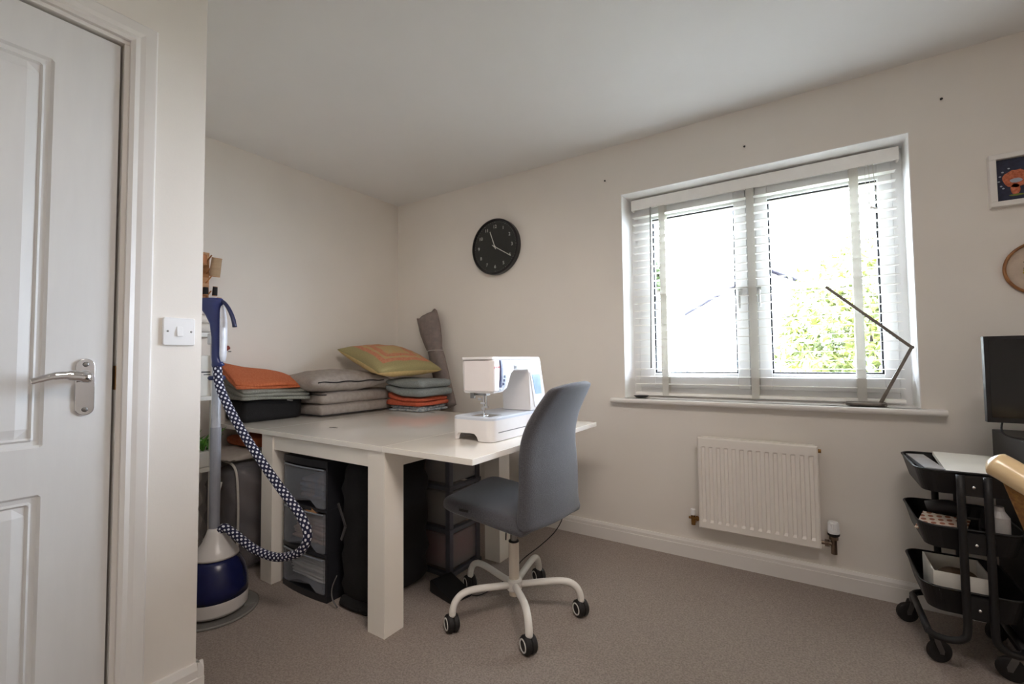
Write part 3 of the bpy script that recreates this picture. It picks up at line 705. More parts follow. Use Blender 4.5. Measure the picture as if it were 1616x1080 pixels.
# box cushion (two layers with piping) and the thinner cushion on it
cu = thing('box_cushion', 'thick square grey linen seat cushion flat on the table, lower of the two', 'cushion', (-2.60, 1.99, TZ))
def boxcush(rz): pass
ang = math.radians(3)
bm = soft_box(-2.865, -2.480, 1.668, 2.235, TZ+.001, TZ+.078, .42, .003, 3, 12, .002); soft_box(-2.865, -2.480, 1.668, 2.235, TZ+.075, TZ+.152, .42, .003, 4, 12, .006, bm)
finish('cover', bm, m_greylinen, cu, smooth=True)
pl_ = [(x, y, 0) for x, y in rrect(-2.864, -2.479, 1.667, 2.236, .030, 5)]
finish('piping', tube([(x, y, TZ+.012) for x, y, _ in pl_], .0035, 6, closed=True), m_piping, cu, smooth=True)
finish('piping', tube([(x, y, TZ+.138) for x, y, _ in pl_ if x < -2.70 or y < 1.70], .003, 6), m_piping, cu, smooth=True)
cu = thing('scatter_cushion', 'softer grey linen cushion with dark zip lying on the thick grey seat cushion', 'cushion', (-2.64, 1.93, TZ+.135))
bm = pillow(-2.635, 1.86, TZ+.216, .44, .60, .150, ph=1); 
finish('cover', bm, m_greylinen, cu, smooth=True)
zp = smooth_path([(-2.422-.002*(k % 2), 1.60+k*.045, TZ+.216+.003*math.sin(k*1.7)) for k in range(12)], 4)
finish('zip', tube(zp, .004, 6), m_piping, cu, smooth=True)
# right-hand stack
m_denim = mat('blue_grey_cotton', (140, 147, 146), .92, rgb2=(125, 132, 133), scale=120, bump=.5, bscale=300)
m_terra = mat('terracotta_cotton', (190, 92, 62), .9, rgb2=(172, 78, 52), scale=80, bump=.4, bscale=300)
m_print = mat('pale_print', (178, 184, 186), .9, rgb2=(112, 124, 132), scale=55, bump=.3)
o = finish('folded_fabric', fold_stack(-2.45, -2.150, 2.16, 2.44, TZ+.001, 2, .018, 7), m_print, smooth=True)
tag(o, 'pale blue-grey printed cotton folded at the bottom of the stack by the corner', 'fabric')
o = finish('folded_fabric', fold_stack(-2.455, -2.140, 2.14, 2.44, TZ+.038, 2, .029, 8, lift=lambda x, y, t: .05*t*max(0, (-2.3-x)/.2)), m_terra, smooth=True)
tag(o, 'terracotta cotton folded between the pale print and the blue-grey fabric', 'fabric')
o = finish('folded_fabric', fold_stack(-2.455, -2.105, 2.12, 2.445, TZ+.102, 2, .056, 9, rnd=.5, lift=lambda x, y, t: .05*max(0, (-2.3-x)/.2)*(1-.8*t)), m_denim, smooth=True)
tag(o, 'thick blue-grey cotton folded under the patterned pillow, top of its stack', 'fabric')
# patterned pillow
pw = thing('patterned_pillow', 'plump olive and orange striped square pillow on top of the corner stack', 'pillow', (-2.40, 2.25, TZ+.2))
m_olive = mat('olive_cotton', (160, 149, 104), .9, rgb2=(146, 136, 94), scale=200, bump=.4, bscale=300)
m_sand = mat('sand_cotton', (204, 178, 126), .9, rgb2=(192, 166, 112), scale=40, bump=.35, bscale=200)
m_stripe = mat('orange_stripe', (184, 112, 84), .9, rgb2=(192, 136, 102), scale=70, bump=.4, bscale=300)
m_stripe2 = mat('tan_stripe', (190, 150, 96), .9, rgb2=(172, 158, 118), scale=60, bump=.4, bscale=300)
def mi(s, u, v):
    if s < 0: return 1
    e = max(abs(u), abs(v))
    if e > .74: return 0
    if e > .60: return 2
    if e > .52: return 3
    if e > .34: return 2
    return 3
bm = pillow(0, 0, 0, .53, .53, .165, n=40, ph=3, mi=mi)
bm.transform(Matrix.Translation((-2.495, 2.215, 1.098)) @ Matrix.Rotation(math.radians(13), 4, Vector((.8, .6, 0))) @ Matrix.Rotation(math.radians(12), 4, Vector((-.6, .8, 0))) @ Matrix.Rotation(math.radians(-8), 4, 'Z'))
finish('cover', bm, [m_olive, m_sand, m_stripe, m_stripe2], pw, smooth=True)
# roll of fabric leaning in the corner
fr_ = thing('fabric_roll', 'tall roll of taupe grey fabric leaning in the corner behind the pillow', 'fabric roll', (-2.27, 2.55, TZ))
m_roll = mat('taupe_canvas', (134, 122, 117), .9, rgb2=(122, 112, 108), scale=30, bump=.3, bscale=250)
def roll_bm():
    bm = bmesh.new(); ring = []
    P0 = Vector((-2.215, 2.520, TZ+.002)); P1 = Vector((-2.482, 2.570, 1.440))
    axis_ = (P1-P0); nl = 26; seg = 44
    up = axis_.normalized(); s = up.cross(Vector((0, 1, 0))).normalized(); t = up.cross(s)
    for i in range(nl+1):
        f = i/nl; c_ = P0.lerp(P1, f)
        wx = .072 - .008*math.exp(-((f-.60)/.06)**2) + .032*min(1, max(0, (f-.60)/.25)); wy = .040
        row = []
        for k in range(seg):
            a = 2*PI*k/seg
            rr2 = 1+.05*math.sin(3*a+f*3)+.025*math.sin(7*a)
            p = c_ + s*wx*rr2*math.cos(a) + t*wy*rr2*math.sin(a)
            if i == nl: p += up*(.012*math.sin(2*a+1)+.008*math.sin(5*a))
            row.append(bm.verts.new(p))
        ring.append(row)
    for A_, B_ in zip(ring, ring[1:]):
        for k in range(seg): bm.faces.new((A_[k], A_[(k+1)%seg], B_[(k+1)%seg], B_[k]))
    bm.faces.new(ring[0][::-1])
    # rolled inner layers at the top
    prev = ring[-1]
    for sc1, dz in ((.82, .0), (.80, -.02), (.55, -.02), (.53, .004), (.3, .0), (.28, -.03), (.02, -.03)):
        c_ = P1; row = []
        for k in range(seg): row.append(bm.verts.new(c_ + (prev[k].co-c_)*1.0))
        for k in range(seg):
            d = ring[-1][k].co-c_; d -= up*d.dot(up); row[k].co = c_ + d*sc1 + up*dz
        for k in range(seg): bm.faces.new((prev[k], prev[(k+1)%seg], row[(k+1)%seg], row[k]))
        prev = row
    return bm, P0, P1, s, t, up
bm, P0, P1, s_, t_, up_ = roll_bm()
finish('rolled_cloth', bm, m_roll, fr_, smooth=True)
c_ = P0.lerp(P1, .60)
finish('tie', tube([c_ + s_*.068*math.cos(a)+t_*.043*math.sin(a)+up_*(.022*math.cos(a)) for a in [2*PI*k/32 for k in range(32)]], .0045, 8, closed=True, sx=.5), mat('tie_white', (205, 200, 192), .8), fr_, smooth=True)

# ================================================================== under the table
m_frost = film_mat('frosted_plastic', (160, 166, 176), .30, .25)
m_frame = mat('charcoal_plastic', (38, 39, 44), .45, var=.06)
du = thing('drawer_tower', 'charcoal plastic tower of three clear drawers between the near table legs', 'drawer unit', (-2.02, 1.42, 0))
DX0, DX1, DYF, DYB = -2.200, -1.848, 1.262, 1.58
def bowx(x): # bowed front
    u = (x-(DX0+DX1)/2)/((DX1-DX0)/2); return DYF-.012*(1-u*u)+.010
def bow_plate(z0, z1, y_in, dy0=0.0, x0=DX0, x1=DX1, bm=None, n=10):
    fr = [(x0+(x1-x0)*k/n) for k in range(n+1)]
    return prism([(x, bowx(x)+dy0) for x in fr] + [(x1, y_in), (x0, y_in)], z0, z1, 'Z', bm)
bm = B((DX0, DX0+.014, DYF+.012, DYB, .0, .618), (DX1-.014, DX1, DYF+.012, DYB, 0, .618), (DX0+.014, DX1-.014, DYB-.008, DYB, .002, .618))
for (z0, z1) in ((0, .030), (.196, .212), (.398, .412), (.600, .632)): bow_plate(z0, z1, DYB-.004, 0, DX0-.001, DX1+.001, bm)
for z_ in (.05,): pass
finish('frame', bm, m_frame, du)
for (z0, z1) in ((.036, .190), (.217, .392), (.417, .594)):
    bm = bmesh.new(); n = 14; xs = [DX0+.018+(DX1-DX0-.036)*k/n for k in range(n+1)]
    low = lambda k: z0+.045-.045*min(1, min(k, n-k)/3.0)**0 if False else (z0+(.030 if 3 <= k <= n-3 else 0.0))
    F = [[bm.verts.new((x, bowx(x)-.003+(0.0), z_)) for z_ in (low(k), z0+.05, (z0+z1)/2, z1)] for k, x in enumerate(xs)]
    for k in range(n):
        for j in range(3): bm.faces.new((F[k][j], F[k+1][j], F[k+1][j+1], F[k][j+1]))
    L_ = [bm.verts.new(p) for p in ((xs[0], DYB-.02, z0), (xs[-1], DYB-.02, z0), (xs[-1], DYB-.02, z1-.01), (xs[0], DYB-.02, z1-.01))]
    bm.faces.new((F[0][0], F[0][3], L_[3], L_[0])); bm.faces.new((F[n][0], L_[1], L_[2], F[n][3]))
    bm.faces.new([F[k][0] for k in range(n+1)][::-1] + [L_[0], L_[1]])
    d = finish('drawer', bm, m_frost, du, thick=.0025)
    bm = bmesh.new(); tube([(x, bowx(x)-.006, z1-.003) for x in xs], .004, 8, bm)
    finish('drawer_rim', bm, film_mat('rim_plastic', (140, 146, 154), .8, .3), d, smooth=True)
m_pink = mat('pink_paper', (222, 192, 176), .85, rgb2=(190, 158, 140), scale=14)
m_paper = mat('white_paper', (226, 222, 214), .8, var=.04, scale=9)
def heap(x0, x1, y0, y1, z0, layers, th, seed, bm=None):
    rnd = random.Random(seed); bm = bm or bmesh.new()
    for k in range(layers):
        a, b, c2, d2 = (rnd.uniform(0, .03) for _ in range(4))
        soft_box(x0+a, x1-b, y0+c2*.5, y1-d2, z0+k*th, z0+(k+1)*th, .5, .006, rnd.random()*9, 6, .004, bm)
    return bm
o = finish('paper_bundle', heap(-2.165, -1.885, 1.285, 1.50, .232, 6, .019, 4), m_pink, smooth=True); tag(o, 'bundle of pinkish papers inside the middle clear drawer', 'papers')
o = finish('folded_lining', heap(-2.160, -1.880, 1.285, 1.52, .065, 7, .013, 9), m_paper, smooth=True); tag(o, 'folded white cloth inside the bottom clear drawer', 'cloth')
o = finish('fabric_scraps', heap(-2.14, -1.90, 1.30, 1.50, .424, 4, .026, 12), mat('mixed_scraps', (150, 120, 112), .9, rgb2=(96, 110, 134), scale=16), smooth=True); tag(o, 'mixed muted fabric scraps inside the top clear drawer', 'fabric')
bm = prism([(-2.01, .388), (-1.96, .413), (-1.90, .385)], 1.262, 1.264, 'Y')
o = finish('card_corner', bm, mat('tan_card', (188, 140, 96), .8)); tag(o, 'tan card corner poking out above the middle drawer', 'card')

# black soft garment bag beside the tower
bg_ = thing('garment_bag', 'large black fabric bag standing upright behind the near table leg', 'bag', (-1.69, 1.5, 0))
bm = soft_box(-1.822, -1.600, 1.300, 1.700, .002, .640, .12, .012, 4, 14)
finish('bag_body', bm, m_blackfab, bg_, smooth=True)
finish('strap', bar((-1.778, 1.279, .455), (-1.722, 1.276, .365), .012, .004), mat('strap_grey', (62, 60, 60), .7), bg_)
bm = bar((-1.722, 1.276, .365), (-1.752, 1.277, .30), .012, .004); finish('buckle', bm, mat('buckle_grey', (120, 118, 116), .4, metal=.6), bg_)
bm = tube(smooth_path([(-1.80, 1.29, .13), (-1.806, 1.27, .08), (-1.790, 1.262, .04), (-1.76, 1.265, .012)], 5), .003, 8); finish('zip_tail', bm, mat('zip_dark', (92, 90, 90), .4), bg_, smooth=True)
bm = bmesh.new(); soft_box(-1.79, -1.60, 1.285, 1.330, .0, .05, .5, .012, 6, 8, 0, bm); finish('hem', bm, m_blackfab, bg_, smooth=True)

# grey storage tower with translucent bins
gt = thing('storage_tower', 'grey framed storage tower with frosted bins beyond the black bag', 'storage tower', (-1.72, 1.91, 0))
GX0, GX1, GY0, GY1 = -1.91, -1.532, 1.745, 1.995
m_gf = mat('grey_frame_plastic', (82, 84, 92), .45, var=.05)
bm = bmesh.new()
for x in (GX0, GX1-.03):
    for y in (GY0, GY1-.03): B((x, x+.03, y, y+.03, 0, .64), bm=bm)
for z_ in (0.0, .215, .43, .625):
    B((GX0-.004, GX1+.006, GY0-.006, GY0+.02, z_, z_+.022), (GX0-.004, GX1+.006, GY1-.02, GY1+.004, z_, z_+.022), (GX0-.004, GX0+.02, GY0+.02, GY1-.02, z_, z_+.022), (GX1-.02, GX1+.006, GY0+.02, GY1-.02, z_, z_+.022), bm=bm)
finish('frame', bm, m_gf, gt, bevel=.003)
m_frost2 = film_mat('milky_plastic', (160, 158, 158), .5, .4)
for (z0, z1) in ((.03, .205), (.245, .42), (.46, .615)):
    finish('bin', B((GX0+.012, GX1-.010, GY0+.010, GY1-.010, z0, z1)), m_frost2, gt, bevel=.01)
for (z0, c2, nm, lb) in ((.035, (170, 84, 92), 'folded_fabric', 'pink fabric showing through the bottom frosted bin'), (.25, (166, 160, 146), 'folded_fabric', 'cream fabric showing through the middle frosted bin')):
    o = finish(nm, soft_box(GX0+.03, GX1-.016, GY0+.018, GY1-.016, z0, z0+.155, .3, .006, z0*9), mat('bin_fab%d' % int(z0*100), c2, .9), smooth=True); tag(o, lb, 'fabric')
# ================================================================== office chair (built facing -x, then turned a little)
m_chair = mat('slate_fabric', (66, 66, 71), .95, rgb2=(86, 86, 91), scale=320, bump=.4, bscale=420, sheen=.3)
m_whitemetal = mat('white_enamel', (228, 224, 217), .3, var=.01)
oc = thing('office_chair', 'slate grey upholstered swivel chair with a white five-star base on castors', 'chair', (-1.097, 1.666, 0))
def seat_bm():
    bm = bmesh.new(); n = 16; V = {}
    A = [(-1.372, 1.470), (-.925, 1.455), (-.872, 1.885), (-1.430, 1.940)]  # near-front, near-back, far-back, far-front
    def plan(u, v):  # u: 0 front..1 back ; v: 0 near..1 far ; rounds the front corners
        uu_, vv = u, v
        e = 1-u
        vv = .5+(v-.5)*(1-.24*max(0, (e-.80)/.20)**2.4)
        p = (Vector(A[0])*(1-uu_)+Vector(A[1])*uu_)*(1-vv) + (Vector(A[3])*(1-uu_)+Vector(A[2])*uu_)*vv
        return p
    for s in (0, 1):
        for i in range(n+1):
            for j in range(n+1):
                u, v = i/n, j/n; p = plan(u, v)
                edge = min(u, v, 1-v)
                rd = (1-min(1, edge/.07))**2*.013
                zt = .502-.034*u+.010*math.sin(PI*v)*(u)-.018*(1-min(1, u/.14))**2
                z = zt-rd if s else zt-.064+rd*.6+.008*(1-u)
                V[s, i, j] = bm.verts.new((p.x, p.y, z))
    for i in range(n):
        for j in range(n):
            bm.faces.new((V[1,i,j], V[1,i+1,j], V[1,i+1,j+1], V[1,i,j+1])); bm.faces.new((V[0,i,j], V[0,i,j+1], V[0,i+1,j+1], V[0,i+1,j]))
    for i in range(n):
        bm.faces.new((V[0,i,0], V[0,i+1,0], V[1,i+1,0], V[1,i,0])); bm.faces.new((V[0,i+1,n], V[0,i,n], V[1,i,n], V[1,i+1,n]))
        bm.faces.new((V[0,0,i+1], V[0,0,i], V[1,0,i], V[1,0,i+1])); bm.faces.new((V[0,n,i], V[0,n,i+1], V[1,n,i+1], V[1,n,i]))
    return bm
seat = finish('seat', seat_bm(), m_chair, oc, smooth=True, subsurf=1)
finish('fabric_tag', B((-1.235, -1.190, 1.4655, 1.469, .463, .473)), m_black, seat)
def back_bm():
    bm = bmesh.new(); nu, nv = 14, 22; V = {}
    keys = [(.425, -.928), (.47, -.936), (.54, -.930), (.62, -.925), (.70, -.926), (.78, -.914), (.85, -.886), (.91, -.848), (.96, -.812), (.995, -.786)]
    def prof(t):
        f = t*(len(keys)-1); i = min(int(f), len(keys)-2); q = f-i
        a, b = keys[i], keys[i+1]; return a[0]+(b[0]-a[0])*q, a[1]+(b[1]-a[1])*q
    for s in (0, 1):
        for j in range(nv+1):
            t = j/nv; z0, x0 = prof(t)
            y_n = 1.452+.030*max(0, t-.6)/.4; y_f = 1.878-.068*max(0, t-.4)/.6
            cr = max(0, (t-.93)/.07); cb = max(0, (.06-t)/.06)
            for i in range(nu+1):
                u = i/nu; v = 2*u-1; ins = .020*cr*cr+.02*cb*cb
                y = y_n+ins+(y_f-y_n-2*ins)*u
                x = x0+.052*u*(1-t)-.006*u+.030*v*v*(-.8)+.018
                z = z0-.014*cr*abs(v)**3+.006*u - (.0 if t > .1 else .02*(1-abs(v))*0)
                edge = min(1-abs(v), (1-t)*1.6, t*1.6+.02); th = .024*min(1, (edge/.09))**.5+.004
                if s: x += th*.5+.012
                else: x -= th*.9
                V[s, i, j] = bm.verts.new((x, y, z))
    for i in range(nu):
        for j in range(nv):
            bm.faces.new((V[1,i,j], V[1,i+1,j], V[1,i+1,j+1], V[1,i,j+1])); bm.faces.new((V[0,i,j], V[0,i,j+1], V[0,i+1,j+1], V[0,i+1,j]))
    for i in range(nu):
        bm.faces.new((V[0,i,0], V[0,i+1,0], V[1,i+1,0], V[1,i,0])); bm.faces.new((V[0,i+1,nv], V[0,i,nv], V[1,i,nv], V[1,i+1,nv]))
    for j in range(nv):
        bm.faces.new((V[0,0,j+1], V[0,0,j], V[1,0,j], V[1,0,j+1])); bm.faces.new((V[0,nu,j], V[0,nu,j+1], V[1,nu,j+1], V[1,nu,j]))
    return bm
finish('backrest', back_bm(), m_chair, oc, smooth=True, subsurf=1)
hx, hy = -1.097, 1.666
finish('tilt_mechanism', B((hx-.10, hx+.14, hy-.05, hy+.05, .405, .432)), m_black, oc, bevel=.004)
finish('gas_lift', tube([(hx, hy, .28), (hx, hy, .408)], .013, 20), m_steel, oc, smooth=False)
bm = lathe([(.0215, .075), (.0225, .080), (.0225, .300), (.0195, .302), (.0195, .285)], (hx, hy, 0), 28, cap=True)
finish('column_sleeve', bm, mat('cream_enamel', (226, 214, 198), .35, var=.01), oc, smooth=False)
finish('sleeve_cap', lathe([(.014, .286), (.0205, .296), (.0228, .302), (.0225, .305), (.014, .306)], (hx, hy, 0), 24), m_black, oc, smooth=True)
finish('height_lever', tube(smooth_path([(hx-.02, hy-.03, .405), (hx-.015, hy-.036, .36), (hx-.017, hy-.036, .315)], 4), .0028, 8), m_black, oc, smooth=True)
finish('hub', lathe([(0, .098), (.030, .098), (.034, .104), (.034, .138), (.030, .145), (.022, .146)], (hx, hy, 0), 28), m_whitemetal, oc, smooth=False)
cas_ax = Vector((-.50, -.86, 0)).normalized()
for k in range(5):
    a = math.radians(-117.9+72*k); d = Vector((math.cos(a), math.sin(a), 0))
    P = lambda r, z_: Vector((hx, hy, 0))+d*r+Vector((0, 0, z_))
    arm = smooth_path([P(.026, .121), P(.09, .130), P(.16, .140), P(.21, .143), P(.245, .136), P(.270, .116), P(.282, .088), P(.285, .062)], 4)
    am = finish('base_arm', tube(arm, .0145, 16, sx=.95), m_whitemetal, oc, smooth=True)
    cc = P(.285, 0)+Vector((0, 0, .0345)) - Vector((-cas_ax.y, cas_ax.x, 0))*.004
    R3 = Vector((0, 0, 1)).rotation_difference(cas_ax).to_matrix()
    bm = lathe([(0, -.024), (.029, -.024), (.034, -.018), (.0345, -.004), (.029, -.002), (.029, .002), (.0345, .004), (.034, .018), (.029, .024), (0, .024)], cc, 32, rot=R3)
    cs = finish('castor', bm, m_rubber, oc, smooth=False, bevel=.001)
    bm = lathe([(.0195, .0235), (.0245, .0235), (.0245, .0262), (.0195, .0262)], cc, 32, rot=R3, cap=False)
    lathe([(.0245, -.0235), (.0195, -.0235), (.0195, -.0262), (.0245, -.0262)], cc, 32, bm, rot=R3, cap=False)
    bm2 = lathe([(.0195, .0262), (.0195, .0235)], cc, 32, bm, rot=R3, cap=False)
    finish('wheel_ring', bm, mat('ring_white', (222, 220, 214), .4), cs, smooth=False)

# ================================================================== garment steamer
SX, SY = -2.215, .975
gs = thing('garment_steamer', 'blue and white upright garment steamer with a dotted hose by the alcove corner', 'garment steamer', (SX, SY, 0))
finish('tray', lathe([(0, .001), (.166, .001), (.170, .010), (.164, .012), (.156, .006), (0, .006)], (SX, SY, 0), 64), film_mat('clear_grey_tray', (170, 168, 164), .55, .25), gs, smooth=True)
finish('lower_band', lathe([(0, .014), (.114, .014), (.124, .026), (.126, .060), (.125, .078), (0, .078)], (SX, SY, 0), 64), mat('steamer_white', (212, 208, 204), .3, var=.01), gs, smooth=False, bevel=.003)
finish('water_tank', lathe([(0, .078), (.1252, .078), (.126, .110), (.1225, .150), (.112, .190), (.096, .222), (.082, .240), (0, .240)], (SX, SY, 0), 64), mat('tank_navy', (22, 28, 74), .25), gs, smooth=True)
finish('top_cone', lathe([(0, .240), (.088, .240), (.087, .250), (.070, .275), (.052, .305), (.040, .335), (.034, .352), (.028, .358), (0, .358)], (SX, SY, 0), 48), mat('steamer_white', (212, 208, 204), .3), gs, smooth=True)
finish('product_name', text_bm('PHILIPS', .011, Matrix.Translation((SX, SY, 0)) @ Matrix.Rotation(math.radians(-30+5), 4, 'Z') @ face_mtx((.022, -.078, .272), (1, 0, 0), (0, .55, .83)), .0012), mat('print_grey', (70, 70, 80), .5), gs)
px, py = SX-.012, SY-.004
pm = mat('pole_grey', (156, 158, 166), .35, metal=.3, var=.03)
finish('pole', tube([(px, py, .352), (px, py, .80)], .0210, 20), pm, gs, smooth=False)
finish('pole', tube([(px, py, .80), (px, py, 1.235)], .0185, 20), mat('pole_silver', (190, 192, 198), .3, metal=.3), gs, smooth=False)
finish('pole_clamp', lathe([(0, -.010), (.030, -.010), (.036, 0), (.030, .010), (0, .010)], (px, py, 1.02), 24), m_navy, gs, smooth=True)
finish('head_holder', B((px-.05, px+.035, py-.022, py+.012, 1.170, 1.222)), mat('holder_white', (205, 204, 202), .35), gs, bevel=.006)
# steam head, hung on the pole
hp2 = []
def loft(secs, seg=20):
    bm = bmesh.new(); rings = []
    for c_, rx, ry in secs: rings.append([bm.verts.new(Vector(c_)+Vector((rx*math.cos(2*PI*k/seg), ry*math.sin(2*PI*k/seg), 0))) for k in range(seg)])
    for A_, B_ in zip(rings, rings[1:]):
        for k in range(seg): bm.faces.new((A_[k], A_[(k+1)%seg], B_[(k+1)%seg], B_[k]))
    bm.faces.new(rings[0][::-1]); bm.faces.new(rings[-1]); return bm
def cr(r, f, z): return (px+r*.836+f*.549, py+r*.549-f*.836, z)   # across / out from the pole
def loft2(secs, seg=22):
    """sections (r, f, z, half width, half depth)"""
    bm = bmesh.new(); rings = []
    for r_, f_, z_, a_, b_ in secs: rings.append([bm.verts.new(cr(r_+a_*math.cos(2*PI*k/seg), f_+b_*math.sin(2*PI*k/seg), z_)) for k in range(seg)])
    for A_, B_ in zip(rings, rings[1:]):
        for k in range(seg): bm.faces.new((A_[k], A_[(k+1)%seg], B_[(k+1)%seg], B_[k]))
    bm.faces.new(rings[0][::-1]); bm.faces.new(rings[-1]); return bm
hd = finish('steam_head', loft2([(.022, .035, 1.068, .018, .018), (.028, .035, 1.078, .027, .020), (.024, .035, 1.092, .022, .019), (.019, .035, 1.11, .018, .018), (.018, .035, 1.20, .0185, .019), (.014, .035, 1.26, .023, .022), (.004, .035, 1.30, .033, .026), (-.008, .035, 1.335, .048, .030), (-.012, .035, 1.360, .056, .031), (-.012, .035, 1.372, .054, .030), (-.012, .035, 1.374, .046, .024), (-.012, .035, 1.366, .042, .021)]), m_navy, gs, smooth=True)
hd['label'] = 'navy steam head hanging on the pole'
finish('head_shell', loft2([(.044, .028, 1.092, .007, .014), (.044, .028, 1.12, .012, .018), (.045, .028, 1.20, .0135, .019), (.044, .028, 1.27, .013, .019), (.040, .028, 1.32, .009, .016), (.037, .028, 1.345, .004, .010)]), mat('shell_white', (214, 216, 224), .3), hd, smooth=True)
hk = smooth_path([cr(.030, .035, 1.366), cr(.050, .035, 1.355), cr(.072, .035, 1.325), cr(.090, .035, 1.285), cr(.099, .035, 1.245)], 5)
nk = len(hk); finish('hanger_hook', tube(hk, [.0085+.0025*i/nk for i in range(nk)], 12, sx=.8), mat('dark_navy', (22, 28, 66), .35), gs, smooth=True)
# hose with the dotted sleeve
def hose_mat():
    m = bpy.data.materials.new('dotted_sleeve'); m.use_nodes = True; nt = m.node_tree; N = nt.nodes; L = nt.links; b = N['Principled BSDF']
    uv = N.new('ShaderNodeUVMap'); sp = N.new('ShaderNodeSeparateXYZ'); L.new(uv.outputs[0], sp.inputs[0])
    def math_(op, a, v=None, bb=None):
        n_ = N.new('ShaderNodeMath'); n_.operation = op; L.new(a, n_.inputs[0])
        if v is not None: n_.inputs[1].default_value = v
        if bb is not None: L.new(bb, n_.inputs[1])
        return n_.outputs[0]
    a = math_('SINE', math_('MULTIPLY', sp.outputs[0], 2*PI*5)); c2 = math_('SINE', math_('MULTIPLY', sp.outputs[1], 2*PI/.026))
    pr_ = math_('MULTIPLY', a, None, c2); gt_ = math_('GREATER_THAN', pr_, .34)
    mx = N.new('ShaderNodeMix'); mx.data_type = 'RGBA'; L.new(gt_, mx.inputs[0])
    mx.inputs[6].default_value = (*lin((22, 24, 58)), 1); mx.inputs[7].default_value = (*lin((226, 228, 236)), 1)
    L.new(mx.outputs[2], b.inputs['Base Color']); b.inputs['Roughness'].default_value = .8
    bp = N.new('ShaderNodeBump'); bp.inputs['Strength'].default_value = .3; bp.inputs['Distance'].default_value = .002
    L.new(pr_, bp.inputs['Height']); L.new(bp.outputs[0], b.inputs['Normal']); return m
hpts = [cr(.024, .035, 1.078), (-2.155, .955, .975), (-2.072, .985, .830), (-1.960, 1.02, .690), (-1.845, 1.05, .570), (-1.74, 1.075, .470), (-1.695, 1.08, .395), (-1.745, 1.075, .320), (-1.88, 1.06, .275), (-2.02, 1.04, .285), (-2.12, 1.01, .335), (-2.172, .99, .362), (-2.192, .98, .350)]
finish('hose', tube(smooth_path(hpts, 9), .0175, 20), hose_mat(), gs, smooth=True)
finish('power_lead', tube(smooth_path([(SX-.03, SY+.01, .35), (SX-.09, SY+.04, .44), (SX-.14, SY+.08, .52)], 5), .004, 8), mat('lead_white', (200, 198, 194), .5), gs, smooth=True)

# ================================================================== left end of the alcove
m_shelf = mat('white_laminate', (222, 218, 210), .4, var=.01)
m_pine = mat('pine', (178, 130, 72), .55, rgb2=(154, 106, 54), scale=8, stretch=(6, 6, .6))
su = thing('shelf_unit', 'white open shelf unit against the side of the alcove behind the steamer', 'shelf unit', (-2.66, .88, 0))
for z_ in (.03, .56, .905, 1.215): finish('shelf', B((-2.86, -2.46, .70, 1.085, z_, z_+.02)), m_shelf, su)
for x in (-2.86, -2.48): finish('side_panel', B((x-.0005, x+.0195, .70, .72, 0, 1.235), (x-.0005, x+.0195, 1.05, 1.07, 0, 1.235)), m_shelf, su)
o = finish('wooden_batten', B((-2.66, -2.625, 1.142, 1.165, 0, .945)), m_pine); tag(o, 'upright pine batten standing between the shelves and the black case', 'batten')
bx = thing('storage_box', 'white cardboard box with a small dark print on the shelf behind the steamer', 'box', (-2.6, .95, .925))
finish('box_body', B((-2.70, -2.475, .86, 1.075, .925, 1.125)), m_paper, bx, bevel=.003)
finish('box_print', B((-2.4755, -2.4742, 1.01, 1.065, 1.040, 1.046), (-2.4755, -2.4742, 1.02, 1.06, 1.028, 1.032)), mat('print_dark', (60, 58, 58)), bx)
o = finish('folded_towel', fold_stack(-2.70, -2.47, .80, 1.075, 1.236, 3, .045, 3), mat('cream_towel', (206, 198, 188), .95, bump=.6, bscale=300), smooth=True); tag(o, 'cream towel folded on top of the white shelf unit', 'towel')
pp = thing('potted_plant', 'small bright green plant in a white tray beneath the pine batten', 'plant', (-2.55, 1.04, .581))
finish('planter', B((-2.62, -2.475, .93, 1.082, .581, .655)), m_shelf, pp, bevel=.004)
bm = bmesh.new(); rnd = random.Random(5)
for k in range(46):
    a = rnd.uniform(0, 2*PI); b0 = Vector((-2.545+rnd.uniform(-.04, .05), 1.02+rnd.uniform(-.05, .05), .65)); ln = rnd.uniform(.06, .14)
    d = Vector((math.cos(a)*.5, math.sin(a)*.5, 1)).normalized(); s1 = d.cross(Vector((math.sin(a), math.cos(a), .3))).normalized()*rnd.uniform(.004, .009)
    m1 = b0+d*ln*.55+Vector((0, 0, .004)); t1 = b0+d*ln+Vector((math.cos(a), math.sin(a), -.4))*.018
    vs = [bm.verts.new(v) for v in (b0-s1*.4, b0+s1*.4, m1+s1, t1, m1-s1)]; bm.faces.new(vs)
lf = finish('leaves', bm, mat('leaf_bright', (92, 150, 48), .6, rgb2=(62, 118, 36), scale=40), pp, thick=.0008)
o = finish('dark_crate', B((-2.85, -2.64, .75, 1.07, .581, .80)), m_black, bevel=.004); tag(o, 'dark crate at the back of the shelf beside the small plant', 'crate')
